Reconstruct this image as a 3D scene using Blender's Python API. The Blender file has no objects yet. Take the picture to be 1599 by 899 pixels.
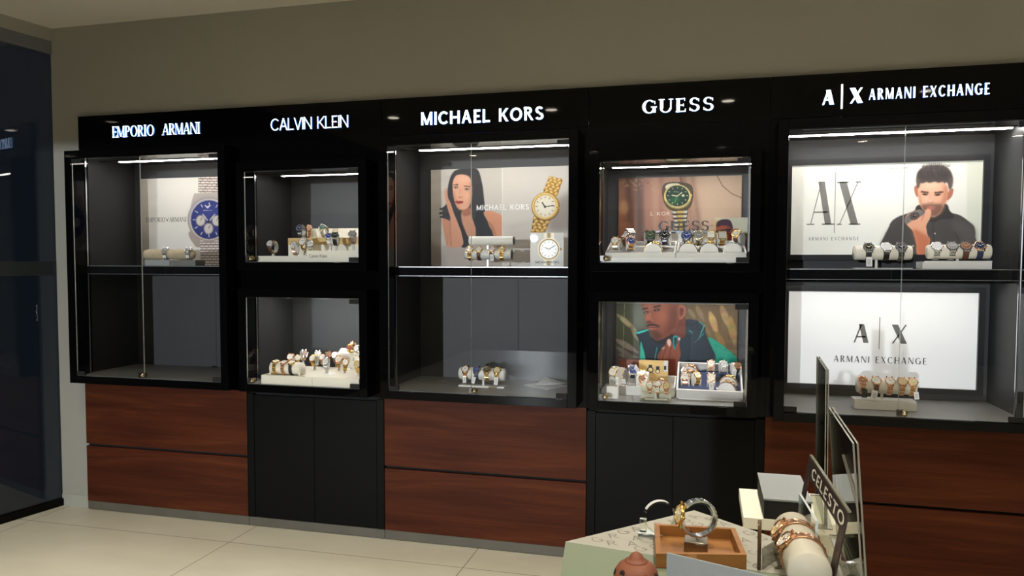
import bpy, bmesh, math, random
import numpy as np
from mathutils import Vector, Matrix, Euler
random.seed(7)
S = bpy.context.scene
COL = S.collection
R = math.radians
PI = math.pi

# ------------------------------------------------------------------ camera
F, CX, CY, W = 1165.09, 799.5, 469.0, 1599
yaw, pitch, roll = 0.2531, 0.0486, 0.0022
CAM = Vector((0.0, -3.7009, 1.5))
fwd = Vector((-math.sin(yaw), math.cos(yaw), 0)); rgt = Vector((math.cos(yaw), math.sin(yaw), 0)); upv = Vector((0, 0, 1))
f2 = fwd * math.cos(pitch) - upv * math.sin(pitch); u2 = upv * math.cos(pitch) + fwd * math.sin(pitch)
r3 = rgt * math.cos(roll) + u2 * math.sin(roll); u3 = u2 * math.cos(roll) - rgt * math.sin(roll)
cd = bpy.data.cameras.new('camera'); cam = bpy.data.objects.new('camera', cd); COL.objects.link(cam)
m = Matrix((r3, u3, -f2)).transposed().to_4x4(); m.translation = CAM; cam.matrix_world = m
cd.sensor_width = 36; cd.lens = F * 36 / W; cd.shift_y = (CY - 449.5) / W; cd.clip_start = .02; cd.clip_end = 200
S.camera = cam

def ray(px, py): return f2 + r3 * ((px - CX) / F) - u3 * ((py - CY) / F)
def onY(px, py, Y): d = ray(px, py); return CAM + d * ((Y - CAM.y) / d.y)
def onZ(px, py, Z): d = ray(px, py); return CAM + d * ((Z - CAM.z) / d.z)
def onX(px, py, X): d = ray(px, py); return CAM + d * ((X - CAM.x) / d.x)

# ------------------------------------------------------------------ world, exposure, far shop-front light of the mall
w = bpy.data.worlds.new('world'); S.world = w; w.use_nodes = True
w.node_tree.nodes['Background'].inputs[0].default_value = (.55, .75, 1.0, 1)
w.node_tree.nodes['Background'].inputs[1].default_value = .012
S.view_settings.view_transform = 'Standard'; S.view_settings.look = 'None'
S.view_settings.exposure = 0.0; S.view_settings.gamma = 1; S.view_settings.use_curve_mapping = False
S.cycles.use_denoising = True
S.cycles.max_bounces = 10; S.cycles.transparent_max_bounces = 24

LAMP_A, LAMP_B, LAMP_C = 8.3, 12.0, 9.0     # ceiling downlights: front (added), middle, rear (added) row
STRIP = 40.0         # led strips in the cabinets (emission strength)
FAR_W = 280.0      # bright shop front across the mall

def area_light(name, loc, target, size, power, color, shape='DISK', sy=None, spread=180):
    l = bpy.data.lights.new(name, 'AREA'); l.shape = shape; l.size = size
    if sy: l.size_y = sy
    l.energy = power; l.color = color; l.spread = R(spread)
    o = bpy.data.objects.new(name, l); COL.objects.link(o); o.location = loc
    d = Vector(target) - Vector(loc); o.rotation_euler = d.to_track_quat('-Z', 'Y').to_euler()
    return o
LM = onY(834, 372, 50 - .196)          # where the pane of the middle cabinet mirrors it
area_light('mall_shopfront_light', (LM.x, -50, LM.z), (-1.5, 0, 1.3), .42, FAR_W, (.88, .95, 1.0), spread=30)

# ------------------------------------------------------------------ materials
def s2l(c):
    c = [x / 255 for x in c]
    return tuple(x / 12.92 if x <= .04045 else ((x + .055) / 1.055) ** 2.4 for x in c)
def mat(name, col, rough=.5, metal=0., spec=.5, emit=None, es=0., coat=0.):
    m = bpy.data.materials.new(name); m.use_nodes = True
    b = m.node_tree.nodes['Principled BSDF']
    b.inputs['Base Color'].default_value = (*col[:3], 1); b.inputs['Roughness'].default_value = rough
    b.inputs['Metallic'].default_value = metal; b.inputs['Specular IOR Level'].default_value = spec
    if coat: b.inputs['Coat Weight'].default_value = coat; b.inputs['Coat Roughness'].default_value = .03
    if emit: b.inputs['Emission Color'].default_value = (*emit, 1); b.inputs['Emission Strength'].default_value = es
    return m
def noise_var(m, amount=.12, scale=(3, 3, 3), detail=4, rough_amt=0.):
    """small procedural tone variation on the base colour"""
    nt = m.node_tree; b = nt.nodes['Principled BSDF']; c = b.inputs['Base Color'].default_value[:]
    tc = nt.nodes.new('ShaderNodeTexCoord'); mp = nt.nodes.new('ShaderNodeMapping'); mp.inputs['Scale'].default_value = scale
    nz = nt.nodes.new('ShaderNodeTexNoise'); nz.inputs['Scale'].default_value = 1; nz.inputs['Detail'].default_value = detail
    rp = nt.nodes.new('ShaderNodeValToRGB')
    rp.color_ramp.elements[0].color = (*[x * (1 - amount) for x in c[:3]], 1); rp.color_ramp.elements[0].position = .3
    rp.color_ramp.elements[1].color = (*[min(1, x * (1 + amount)) for x in c[:3]], 1); rp.color_ramp.elements[1].position = .7
    nt.links.new(tc.outputs['Object'], mp.inputs[0]); nt.links.new(mp.outputs[0], nz.inputs[0])
    nt.links.new(nz.outputs[0], rp.inputs[0]); nt.links.new(rp.outputs[0], b.inputs['Base Color'])
    return m
def glass(name, tint=(1, 1, 1), ior=1.5, rough=0.0, extra=0.0):
    m = bpy.data.materials.new(name); m.use_nodes = True; nt = m.node_tree; nt.nodes.clear()
    o = nt.nodes.new('ShaderNodeOutputMaterial'); mx = nt.nodes.new('ShaderNodeMixShader')
    t = nt.nodes.new('ShaderNodeBsdfTransparent'); t.inputs[0].default_value = (*tint, 1)
    g = nt.nodes.new('ShaderNodeBsdfGlossy'); g.inputs['Roughness'].default_value = rough
    f = nt.nodes.new('ShaderNodeFresnel'); ge = nt.nodes.new('ShaderNodeNewGeometry')
    ma = nt.nodes.new('ShaderNodeMath'); ma.operation = 'MULTIPLY_ADD'; ma.inputs[1].default_value = 1 / ior - ior; ma.inputs[2].default_value = ior
    nt.links.new(ge.outputs['Backfacing'], ma.inputs[0]); nt.links.new(ma.outputs[0], f.inputs[0])     # same reflectance entering and leaving the pane
    src = f.outputs[0]
    if extra:
        a = nt.nodes.new('ShaderNodeMath'); a.operation = 'ADD'; a.inputs[1].default_value = extra; nt.links.new(f.outputs[0], a.inputs[0]); src = a.outputs[0]
    nt.links.new(src, mx.inputs[0]); nt.links.new(t.outputs[0], mx.inputs[1]); nt.links.new(g.outputs[0], mx.inputs[2]); nt.links.new(mx.outputs[0], o.inputs[0])
    return m
def wood(name, dark, mid, light, sc=(.7, 4, 9), rough=.42):
    m = bpy.data.materials.new(name); m.use_nodes = True; nt = m.node_tree; b = nt.nodes['Principled BSDF']
    tc = nt.nodes.new('ShaderNodeTexCoord'); mp = nt.nodes.new('ShaderNodeMapping'); mp.inputs['Scale'].default_value = sc
    n1 = nt.nodes.new('ShaderNodeTexNoise'); n1.inputs['Scale'].default_value = 1.1; n1.inputs['Detail'].default_value = 8; n1.inputs['Roughness'].default_value = .62; n1.inputs['Distortion'].default_value = .6
    mp2 = nt.nodes.new('ShaderNodeMapping'); mp2.inputs['Scale'].default_value = (sc[0] * 4, sc[1] * 8, sc[2] * 9)
    n2 = nt.nodes.new('ShaderNodeTexNoise'); n2.inputs['Scale'].default_value = 1; n2.inputs['Detail'].default_value = 3
    ad = nt.nodes.new('ShaderNodeMath'); ad.operation = 'MULTIPLY_ADD'; ad.inputs[1].default_value = .25
    su = nt.nodes.new('ShaderNodeMath'); su.operation = 'SUBTRACT'; su.inputs[1].default_value = .125
    rp = nt.nodes.new('ShaderNodeValToRGB'); e = rp.color_ramp.elements
    e[0].position = .3; e[0].color = (*dark, 1); e[1].position = .72; e[1].color = (*light, 1); k = e.new(.5); k.color = (*mid, 1)
    L = nt.links.new
    L(tc.outputs['Object'], mp.inputs[0]); L(tc.outputs['Object'], mp2.inputs[0]); L(mp.outputs[0], n1.inputs[0]); L(mp2.outputs[0], n2.inputs[0])
    L(n2.outputs[0], ad.inputs[0]); L(n1.outputs[0], ad.inputs[2]); L(ad.outputs[0], su.inputs[0]); L(su.outputs[0], rp.inputs[0]); L(rp.outputs[0], b.inputs['Base Color'])
    b.inputs['Roughness'].default_value = rough; b.inputs['Specular IOR Level'].default_value = .08
    return m
def tile_floor():
    m = bpy.data.materials.new('floor_tile'); m.use_nodes = True; nt = m.node_tree; b = nt.nodes['Principled BSDF']; L = nt.links.new
    tc = nt.nodes.new('ShaderNodeTexCoord'); sp = nt.nodes.new('ShaderNodeSeparateXYZ'); L(tc.outputs['Object'], sp.inputs[0])
    def joint(out, off, per):
        a = nt.nodes.new('ShaderNodeMath'); a.operation = 'ADD'; a.inputs[1].default_value = off; L(out, a.inputs[0])
        p = nt.nodes.new('ShaderNodeMath'); p.operation = 'PINGPONG'; p.inputs[1].default_value = per / 2; L(a.outputs[0], p.inputs[0])
        c = nt.nodes.new('ShaderNodeMath'); c.operation = 'LESS_THAN'; c.inputs[1].default_value = .0022; L(p.outputs[0], c.inputs[0]); return c.outputs[0]
    jx = joint(sp.outputs[0], 1.265, 1.325); jy = joint(sp.outputs[1], .028, 1.325)
    mx = nt.nodes.new('ShaderNodeMath'); mx.operation = 'MAXIMUM'; L(jx, mx.inputs[0]); L(jy, mx.inputs[1])
    mp = nt.nodes.new('ShaderNodeMapping'); mp.inputs['Scale'].default_value = (1.2, 2.6, 1); L(tc.outputs['Object'], mp.inputs[0])
    nz = nt.nodes.new('ShaderNodeTexNoise'); nz.inputs['Scale'].default_value = 1.4; nz.inputs['Detail'].default_value = 7; nz.inputs['Roughness'].default_value = .6; L(mp.outputs[0], nz.inputs[0])
    rp = nt.nodes.new('ShaderNodeValToRGB'); e = rp.color_ramp.elements
    e[0].position = .3; e[0].color = (.66, .635, .53, 1); e[1].position = .72; e[1].color = (.76, .735, .63, 1); L(nz.outputs[0], rp.inputs[0])
    mc = nt.nodes.new('ShaderNodeMix'); mc.data_type = 'RGBA'; L(mx.outputs[0], mc.inputs[0]); L(rp.outputs[0], mc.inputs[6]); mc.inputs[7].default_value = (.2, .18, .13, 1)
    L(mc.outputs[2], b.inputs['Base Color']); b.inputs['Roughness'].default_value = .42; b.inputs['Specular IOR Level'].default_value = .4
    return m
def brushed(name, col, rough): return mat(name, col, rough, 1.0)

M = dict(
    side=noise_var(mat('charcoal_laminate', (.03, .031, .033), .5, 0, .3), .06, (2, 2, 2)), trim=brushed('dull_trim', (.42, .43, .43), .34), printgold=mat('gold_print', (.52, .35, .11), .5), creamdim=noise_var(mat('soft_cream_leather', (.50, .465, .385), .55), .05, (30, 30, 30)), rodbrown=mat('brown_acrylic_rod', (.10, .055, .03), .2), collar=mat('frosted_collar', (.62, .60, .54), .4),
    floor=tile_floor(),
    wall=noise_var(mat('wall_paint', (.325, .316, .28), .85), .05, (.8, .8, .8)),
    ceiling=mat('ceiling_paint', (.60, .57, .50), .9),
    skirt=noise_var(mat('skirting_stone', (.36, .36, .31), .5), .08, (4, 4, 4)),
    plinth=noise_var(mat('plinth_laminate', (.095, .085, .065), .45), .1, (5, 5, 5)),
    gloss=mat('black_gloss', (.0022, .0022, .0025), .025, 0, .13),
    black=noise_var(mat('black_laminate', (.0032, .0032, .003), .4, 0, .07), .12, (2, 2, 9)),
    gap=mat('black_gap', (.002, .002, .002), .8),
    inner=noise_var(mat('dark_grey_laminate', (.055, .057, .06), .5, 0, .3), .06, (2, 2, 2)),
    innerfloor=noise_var(mat('grey_shelf_board', (.22, .22, .215), .5, 0, .4), .08, (6, 6, 6)),
    shelf=mat('black_glass_shelf', (.006, .006, .007), .03, 0, .3),
    chrome=brushed('chrome', (.8, .8, .8), .16), darkmetal=brushed('dark_metal', (.08, .075, .07), .3), brass=brushed('antique_brass', (.32, .24, .12), .3),
    glass=glass('clear_glass', ior=1.32), edge=mat('glass_edge', (.55, .62, .62), .15, 0, .6),
    winglass=glass('tinted_glass', (.82, .86, .9), extra=.01), frost=mat('frosted_strip', (.018, .026, .036), .5),
    wood=wood('cherry_wood', (.038, .0088, .0036), (.066, .016, .0064), (.110, .030, .0105)),
    led=mat('led_strip_light', (.9, .9, .9), .5, emit=(1, .955, .88), es=STRIP),
    led_high=mat('bright_led_strip', (.9, .9, .9), .5, emit=(1, .97, .92), es=STRIP * 1.7),
    led_low=mat('soft_led_strip', (.9, .9, .9), .5, emit=(1, .97, .92), es=STRIP * .45),
    lamp=mat('downlight_glow', (1, 1, 1), .5, emit=(1, .9, .74), es=60), lampring=mat('white_ring', (.8, .8, .78), .4),
    sign=mat('sign_letter_face', (.9, .95, 1), .4, emit=(.84, .94, 1.0), es=2.2), signside=mat('sign_letter_side', (.1, .3, .9), .4, emit=(.12, .38, 1.0), es=.9),
    white=mat('white_plastic', (.80, .79, .75), .4), ivory=mat('ivory_board', (.78, .75, .64), .5), cream=noise_var(mat('cream_leather', (.82, .78, .68), .55), .05, (30, 30, 30)),
    tan=noise_var(mat('tan_suede', (.56, .46, .31), .8), .08, (40, 40, 40)), traygrey=noise_var(mat('grey_velvet', (.36, .35, .34), .9), .1, (60, 60, 60)), navy=noise_var(mat('navy_velvet', (.035, .05, .13), .8), .1, (60, 60, 60)),
    taupe=mat('taupe_board', (.20, .19, .165), .5), grey=mat('grey_board', (.36, .37, .365), .5), bluegrey=mat('blue_grey_board', (.25, .275, .29), .45), whitecard=mat('white_card', (.85, .85, .83), .6), goldcard=noise_var(mat('gold_card', (.62, .43, .16), .5), .25, (4, 4, 25)), browncard=mat('brown_card', (.16, .045, .022), .5),
    acrylic=glass('clear_acrylic', (.94, .95, .92)), smoked=glass('smoked_acrylic', (.62, .62, .58)), acredge=mat('acrylic_edge', (.20, .19, .15), .2, 0, .6),
    steel=brushed('steel', (.72, .72, .73), .22), gold=brushed('gold', (.85, .56, .18), .22), rose=brushed('rose_gold', (.80, .45, .27), .22), gun=brushed('gunmetal', (.16, .16, .17), .3), twotone=brushed('pale_gold', (.85, .70, .42), .25),
    leather_brown=mat('brown_leather', (.12, .045, .022), .5), leather_black=mat('black_leather', (.012, .012, .013), .45), leather_navy=mat('navy_leather', (.015, .03, .08), .5), leather_white=mat('white_leather', (.75, .73, .70), .5), taupe_strap=mat('taupe_leather', (.25, .15, .12), .5),
    d_white=mat('white_dial', (.85, .84, .80), .3), d_black=mat('black_dial', (.012, .012, .014), .25), d_blue=mat('blue_dial', (.03, .06, .26), .25), d_navy=mat('navy_dial', (.015, .025, .06), .25), d_green=mat('green_dial', (.03, .10, .06), .25), d_grey=mat('grey_dial', (.25, .25, .24), .3), d_gold=mat('champagne_dial', (.72, .56, .28), .3), d_brown=mat('brown_dial', (.22, .085, .045), .3), d_red=mat('red_dial', (.35, .03, .03), .3), d_silver=mat('silver_dial', (.62, .62, .62), .3),
    tag=mat('white_tag', (.85, .85, .83), .6), blacktag=mat('black_tag', (.01, .01, .01), .4), ink=mat('black_ink', (.012, .011, .012), .5), greyink=mat('grey_ink', (.17, .165, .15), .5), whiteink=mat('white_ink', (.9, .9, .9), .5), palink=mat('pattern_ink', (.17, .163, .138), .6),
    mint=mat('mint_top', (.185, .225, .158), .45), matpaper=mat('patterned_white_top', (.37, .36, .315), .5), traywood=noise_var(mat('light_tray_wood', (.29, .125, .035), .45), .22, (8, 40, 40)), terracotta=noise_var(mat('terracotta', (.2, .06, .028), .6), .12, (30, 30, 30)), hole=mat('dark_hole', (.003, .003, .003), .9),
    bronze=brushed('bronze', (.33, .29, .22), .35), darkwood=mat('dark_wenge', (.025, .013, .009), .4),
    lightbox=mat('backlit_panel', (.85, .85, .84), .5, emit=(.97, .98, 1), es=.26), lightboxframe=mat('lightbox_frame', (.012, .012, .014), .3),
)

# ------------------------------------------------------------------ mesh builder
class MB:
    def __init__(s): s.v = []; s.f = []; s.mi = []; s.sm = []; s.mats = []
    def mid(s, mt):
        if mt not in s.mats: s.mats.append(mt)
        return s.mats.index(mt)
    def add(s, vs, fs, mt, smooth=False):
        b = len(s.v); i = s.mid(mt); s.v += [tuple(v) for v in vs]
        for f in fs: s.f.append([b + k for k in f]); s.mi.append(i); s.sm.append(smooth)
        return s
    def box(s, a, b, mt, tf=None, em=None):
        x0, y0, z0 = a; x1, y1, z1 = b
        vs = [Vector(p) for p in ((x0, y0, z0), (x1, y0, z0), (x1, y1, z0), (x0, y1, z0), (x0, y0, z1), (x1, y0, z1), (x1, y1, z1), (x0, y1, z1))]
        if tf is not None: vs = [tf @ v for v in vs]
        fs = [(0, 3, 2, 1), (4, 5, 6, 7), (0, 1, 5, 4), (2, 3, 7, 6), (1, 2, 6, 5), (3, 0, 4, 7)]
        if em is None: return s.add(vs, fs, mt)
        s.add(vs, [fs[2], fs[3]], mt); return s.add(vs, [fs[0], fs[1], fs[4], fs[5]], em)
    def prism(s, pts, d, mt, side=None):
        """pts: planar 3d loop; d: extrusion vector"""
        n = len(pts); a = [Vector(p) for p in pts]; b = [p + Vector(d) for p in a]
        s.add(a + b, [tuple(range(n))[::-1], tuple(range(n, 2 * n))], mt)
        return s.add(a + b, [(i, (i + 1) % n, (i + 1) % n + n, i + n) for i in range(n)], side or mt)
    def lathe(s, prof, mt, n=24, tf=None, cap=True):
        vs = []; fs = []
        for r, z in prof:
            for k in range(n): a = 2 * PI * k / n; vs.append(Vector((r * math.cos(a), r * math.sin(a), z)))
        for j in range(len(prof) - 1):
            for k in range(n): fs.append((j * n + k, j * n + (k + 1) % n, (j + 1) * n + (k + 1) % n, (j + 1) * n + k))
        if cap: fs.append(tuple(range(n))[::-1]); fs.append(tuple((len(prof) - 1) * n + k for k in range(n)))
        if tf is not None: vs = [tf @ v for v in vs]
        return s.add(vs, fs, mt, True)
    def cyl(s, p0, p1, r, mt, n=20, r1=None):
        p0, p1 = Vector(p0), Vector(p1); d = p1 - p0; q = d.to_track_quat('Z', 'Y').to_matrix().to_4x4(); q.translation = p0
        r1 = r if r1 is None else r1
        return s.lathe([(r, 0), (r1, d.length)], mt, n, q)
    def tube(s, path, r, mt, n=8, closed=False):
        P = [Vector(p) for p in path]; vs = []; fs = []; N = len(P)
        for i, p in enumerate(P):
            t = (P[(i + 1) % N] - P[i - 1]) if closed else (P[min(i + 1, N - 1)] - P[max(i - 1, 0)])
            q = t.to_track_quat('Z', 'Y')
            for k in range(n): a = 2 * PI * k / n; vs.append(p + q @ Vector((r * math.cos(a), r * math.sin(a), 0)))
        for i in range(N if closed else N - 1):
            j = (i + 1) % N
            for k in range(n): fs.append((i * n + k, i * n + (k + 1) % n, j * n + (k + 1) % n, j * n + k))
        if not closed: fs += [tuple(range(n))[::-1], tuple((N - 1) * n + k for k in range(n))]
        return s.add(vs, fs, mt, True)
    def mesh(s, name, inv=None):
        me = bpy.data.meshes.new(name)
        vs = s.v if inv is None else [tuple(inv @ Vector(v)) for v in s.v]
        me.from_pydata(vs, [], s.f)
        for x in s.mats: me.materials.append(x)
        me.polygons.foreach_set('material_index', s.mi); me.polygons.foreach_set('use_smooth', s.sm); me.update()
        return me
def root_inv(parent):
    p = parent
    while p.parent: p = p.parent
    return Matrix.LocRotScale(p.location, p.rotation_euler, p.scale).inverted()
def build(name, mb, parent=None, bev=0., local=False):
    """one mesh object; coordinates are world coordinates unless local"""
    if parent is None and not local:
        xs = np.array(mb.v); lo = xs.min(0); hi = xs.max(0); loc = Vector(((lo[0] + hi[0]) / 2, (lo[1] + hi[1]) / 2, lo[2]))
        o = bpy.data.objects.new(name, mb.mesh(name, Matrix.Translation(-loc))); o.location = loc
    else:
        o = bpy.data.objects.new(name, mb.mesh(name, None if local else root_inv(parent)))
    COL.objects.link(o)
    if parent: o.parent = parent
    if bev:
        b = o.modifiers.new('bevel', 'BEVEL'); b.width = bev; b.segments = 2; b.limit_method = 'ANGLE'; b.angle_limit = R(40)
    return o
def thing(name, loc, label, cat, group=None, rot=(0, 0, 0)):
    o = bpy.data.objects.new(name, None); COL.objects.link(o); o.location = loc; o.rotation_euler = rot; o.empty_display_size = .05
    o['label'] = label; o['category'] = cat
    if group: o['group'] = group
    return o
def tag(o, label, cat, group=None):
    o['label'] = label; o['category'] = cat
    if group: o['group'] = group
    return o
def struct(o): o['kind'] = 'structure'; return o

# ------------------------------------------------------------------ stroke lettering
def glyph(ch, T, t, sf):
    P = []
    def st(x0, y0, x1, y1, w): P.append([(x0 - w / 2, y0), (x0 + w / 2, y0), (x1 + w / 2, y1), (x1 - w / 2, y1)])
    def bar(x0, x1, y, h): P.append([(x0, y), (x1, y), (x1, y + h), (x0, y + h)])
    def arc(cx, cy, rx, ry, a0, a1, wx, wy):
        n = max(4, int(abs(a1 - a0) / 9))
        for i in range(n):
            q = []
            for a, k in ((a0 + (a1 - a0) * i / n, 0), (a0 + (a1 - a0) * (i + 1) / n, 0), (a0 + (a1 - a0) * (i + 1) / n, 1), (a0 + (a1 - a0) * i / n, 1)):
                c, s_ = math.cos(R(a)), math.sin(R(a)); q.append((cx + (rx - k * wx) * c, cy + (ry - k * wy) * s_))
            P.append(q)
    def ser(x, w, y, e=.1):
        if sf: bar(x - w / 2 - e, x + w / 2 + e, 0 if y == 0 else 1 - sf, sf)
    h = t if t > .03 else .03
    w = .7
    if ch == 'A':
        w = .78; st(.02 + t / 2, 0, .39, 1, t); st(w - T / 2 - .02, 0, .39, 1, T); bar(.14, .6, .28, h); ser(.02 + t / 2, t, 0, .12); ser(w - T / 2 - .02, T, 0, .1)
    elif ch == 'B':
        w = .64; st(T / 2, 0, T / 2, 1, T); arc(.3, .75, .28, .25, -90, 90, T, h); arc(.3, .26, .34, .26, -90, 90, T, h); bar(0, .3, 1 - h, h); bar(0, .3, .5 - h / 2, h); bar(0, .3, 0, h)
    elif ch == 'C':
        w = .78; arc(.42, .5, .42, .5, 42, 318, T, h)
        if sf: st(.72, .68, .72, .9, .05)
    elif ch == 'D':
        w = .74; st(T / 2, 0, T / 2, 1, T); arc(.3, .5, .44, .5, -90, 90, T, h); bar(0, .3, 0, h); bar(0, .3, 1 - h, h)
    elif ch == 'E':
        w = .58; st(T / 2 + .04, 0, T / 2 + .04, 1, T); bar(0 if sf else .04, w - .02, 0, h); bar(0 if sf else .04, w - .05, 1 - h, h); bar(.04, w - .12, .5 - h / 2, h)
        if sf: st(w - .04, 0, w - .02, .22, .05); st(w - .07, .8, w - .07, 1, .05); st(w - .14, .4, w - .14, .6, .04)
    elif ch == 'F':
        w = .56; st(T / 2, 0, T / 2, 1, T); bar(0, w, 1 - h, h); bar(0, w - .1, .5, h)
    elif ch == 'G':
        w = .82; arc(.42, .5, .42, .5, 45, 330, T, h); st(.82 - T / 2 - .02, .05, .82 - T / 2 - .02, .46, T if sf else max(t, T * .8)); bar(.52, .82 + (.05 if sf else 0), .43, h)
        if sf: st(.74, .68, .74, .9, .05)
    elif ch == 'H':
        w = .74; st(T / 2, 0, T / 2, 1, T); st(w - T / 2, 0, w - T / 2, 1, T); bar(0, w, .5 - h / 2, h)
    elif ch == 'I':
        w = T + (.16 if sf else .02); st(w / 2, 0, w / 2, 1, T); ser(w / 2, T, 0, .08); ser(w / 2, T, 1, .08)
    elif ch == 'K':
        w = .70; st(T / 2, 0, T / 2, 1, T); st(T + .02, .42, w - t / 2 - .02, 1, t if t < T * .8 else T * 1.1); st(w - T * .55, 0, T + .12, .55, T * 1.15)
    elif ch == 'L':
        w = .54; st(T / 2, 0, T / 2, 1, T); bar(0, w, 0, h)
    elif ch == 'M':
        w = .92; st(t / 2 + .03, 0, t / 2 + .03, 1, t); st(w - T / 2 - .03, 0, w - T / 2 - .03, 1, T); st(T * .45 + .03, 1, w / 2, .04, T); st(w / 2, .04, w - T * .5 - .03, 1, t); ser(t / 2 + .03, t, 0); ser(w - T / 2 - .03, T, 0)
    elif ch == 'N':
        w = .78; st(t / 2 + .03, 0, t / 2 + .03, 1, t); st(w - t / 2 - .03, 0, w - t / 2 - .03, 1, t); st(T * .5 + .02, 1, w - T * .5 - .02, 0, T); ser(t / 2 + .03, t, 0); ser(w - t / 2 - .03, t, 1)
    elif ch == 'O':
        w = .88; arc(.44, .5, .44, .5, 0, 360, T, h)
    elif ch == 'P':
        w = .62; st(T / 2 + .04, 0, T / 2 + .04, 1, T); arc(.32, .73, .28, .27, -90, 90, T, h); bar(.0, .32, 1 - h, h); bar(.04, .32, .46, h); ser(T / 2 + .04, T, 0)
    elif ch == 'R':
        w = .70; st(T / 2 + .04, 0, T / 2 + .04, 1, T); arc(.32, .74, .27, .26, -90, 90, T, h); bar(.0, .32, 1 - h, h); bar(.04, .34, .48, h); st(w - T / 2, 0, .32, .5, T); ser(T / 2 + .04, T, 0)
    elif ch == 'S':
        w = .60; arc(.3, .735, .28, .265, 25, 270, T * .8 if sf else T, h); arc(.3, .27, .3, .27, 90, -155, T * .8 if sf else T, h)
        if sf: st(.54, .72, .54, .92, .05); st(.05, .08, .05, .28, .05)
    elif ch == 'T':
        w = .66; st(w / 2, 0, w / 2, 1, T); bar(0, w, 1 - h, h)
    elif ch == 'U':
        w = .76; st(T / 2 + .03, .3, T / 2 + .03, 1, T); st(w - t / 2 - .05, .3, w - t / 2 - .05, 1, t); arc(.37, .34, .34, .34, 180, 360, (T + t) / 2, h); ser(T / 2 + .03, T, 1, .08); ser(w - t / 2 - .05, t, 1, .1)
    elif ch == 'V':
        w = .74; st(T / 2, 1, w / 2, 0, T); st(w / 2, 0, w - t / 2, 1, t)
    elif ch == 'X':
        w = .74; st(T / 2 + .02, 1, w - T / 2 - .02, 0, T); st(t / 2 + .04, 0, w - t / 2 - .04, 1, t)
        for xx, yy, ww in ((T / 2 + .02, 1, T), (w - T / 2 - .02, 0, T), (t / 2 + .04, 0, t), (w - t / 2 - .04, 1, t)): ser(xx, ww, yy, .07)
    elif ch == '|':
        w = .1; st(.05, -.28, .05, 1.28, max(t, .04))
    elif ch == 'v':                       # spread-wing emblem
        w = .95
        for k in range(4): st(.475, .35 - .08 * k, .05 + .09 * k, .95 - .17 * k, .1); st(.475, .35 - .08 * k, .9 - .09 * k, .95 - .17 * k, .1)
    elif ch == ' ':
        w = .42
    return P, w
def text_polys(txt, T, t, sf=0, track=.1):
    x = 0; out = []
    for ch in txt:
        P, w = glyph(ch, T, t, sf)
        out += [[(px + x, py) for px, py in p] for p in P]; x += w + track
    W_ = x - track
    return [[(px / W_, py) for px, py in p] for p in out]
def letters(mb, txt, origin, ux, uy, T, t, sf, track, mt, depth=None, side=None, lift=.0):
    """polygons of txt in the parallelogram origin + x*ux + y*uy; depth: extrusion vector towards the reader"""
    o, ux, uy = Vector(origin), Vector(ux), Vector(uy); n = ux.cross(uy).normalized()
    for p in text_polys(txt, T, t, sf, track):
        pts = [o + ux * a + uy * b + n * lift for a, b in p]
        if depth: mb.prism([q for q in pts], n * depth, mt, side)
        else: mb.add(pts, [tuple(range(len(pts)))], mt)
    return mb

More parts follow.
